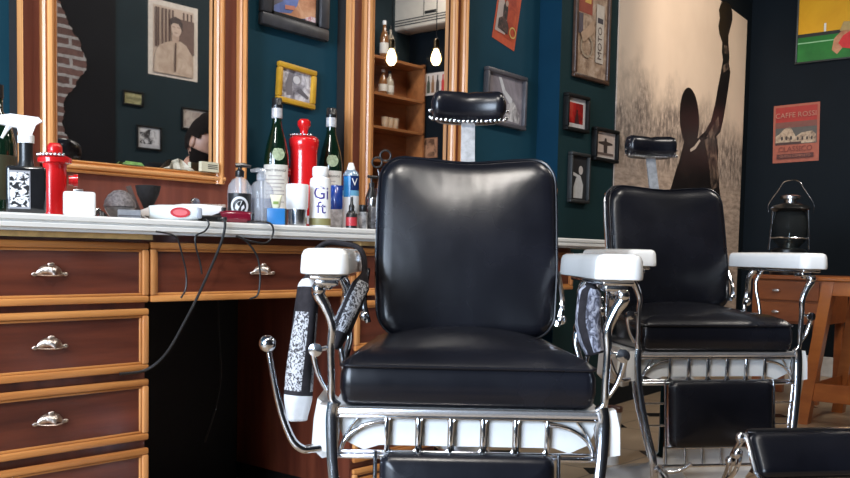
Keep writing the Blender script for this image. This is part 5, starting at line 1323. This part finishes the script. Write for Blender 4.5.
    for s in (-1, 1):
        b0 = len(m_.v); m_.sphere((0, 0, 0), .011, plain('eye_lid', (.30, .15, .10), .5), 10)
        for i in range(b0, len(m_.v)): m_.v[i] = hd((m_.v[i].x+.074, m_.v[i].y+s*.031, m_.v[i].z+.016))
        m_.tube([hd((.088, s*.014, .036)), hd((.088, s*.032, .041)), hd((.078, s*.050, .034))], .0045, HAIR, 6)
    m_.build('eyes_and_brows', t)
    # ground the origin of the thing under the feet
    for c in t.children: 
        for v in c.data.vertices: v.co -= base
    t.location = base
    zmin = min(v.co.z for c in t.children for v in c.data.vertices); t.location.z = -zmin
    return t
barber()

# ------------------------------------------------------------------ light
def area(name, loc, target, sx, sy, e, c):
    l = bpy.data.lights.new(name, 'AREA'); l.shape = 'RECTANGLE'; l.size = sx; l.size_y = sy; l.energy = e; l.color = c
    o = bpy.data.objects.new(name, l); COL.objects.link(o); o.location = loc
    o.rotation_euler = (Vector(target)-Vector(loc)).to_track_quat('-Z', 'Y').to_euler(); return o
area('window_daylight', (XW-.3, .85, 1.65), (3, .95, 1.2), 2.3, 2.1, 420, (.74, .86, 1.0))
for x, y, e in ((.5, .5, 26), (2.6, .5, 26), (4.6, .3, 30), (5.9, .2, 22)):  # unseen overhead fill; far-end one added to brighten the air conditioner
    area('ceiling_fill_light', (x, y, CEIL-.03), (x, y+.15, 0), .6, .3, e, (1, .93, .84))
def spot_light(name, loc, target, e, deg, c, size=.06, blend=.6):
    l = bpy.data.lights.new(name, 'SPOT'); l.energy = e; l.color = c; l.spot_size = math.radians(deg); l.spot_blend = blend; l.shadow_soft_size = size
    o = bpy.data.objects.new(name, l); COL.objects.link(o); o.location = loc
    o.rotation_euler = (Vector(target)-Vector(loc)).to_track_quat('-Z', 'Y').to_euler()
spot_light('mural_spot', (4.2, 1.0, CEIL-.06), (5.5, 2.5, 1.75), 185, 58, (1, .82, .64), .06, .9)
spot_light('chair_fill_spot', (-.9, .9, CEIL-.06), (2.0, 1.3, .5), 110, 55, (1, .97, .92), .12, .8)  # unseen spot, added to brighten the chair fronts
spot_light('far_chair_fill_spot', (1.3, -.2, CEIL-.06), (2.75, 1.2, .35), 75, 30, (1, .96, .9), .1, .8)  # another added spot, lifting the second chair's skirt
spot_light('worktop_fill_spot', (.3, .2, CEIL-.06), (1.4, 2.2, .9), 90, 70, (1, .95, .88), .08, .9)  # added fill over the worktop, no known lamp there
w = bpy.data.worlds.new('world'); SC.world = w; w.use_nodes = True
bg = w.node_tree.nodes['Background']; bg.inputs[1].default_value = .6
sky = w.node_tree.nodes.new('ShaderNodeTexSky'); sky.sky_type = 'NISHITA'; sky.sun_disc = False; sky.sun_elevation = math.radians(35); sky.sun_rotation = math.radians(120)
w.node_tree.links.new(sky.outputs[0], bg.inputs[0]); bg.inputs[1].default_value = .25
SC.view_settings.view_transform = 'Standard'
SC.view_settings.exposure = 0.0
SC.view_settings.look = 'None'
SC.cycles.max_bounces = 10; SC.cycles.glossy_bounces = 6; SC.cycles.transparent_max_bounces = 12
SC.cycles.caustics_reflective = False; SC.cycles.caustics_refractive = False
SC.cycles.sample_clamp_indirect = 6
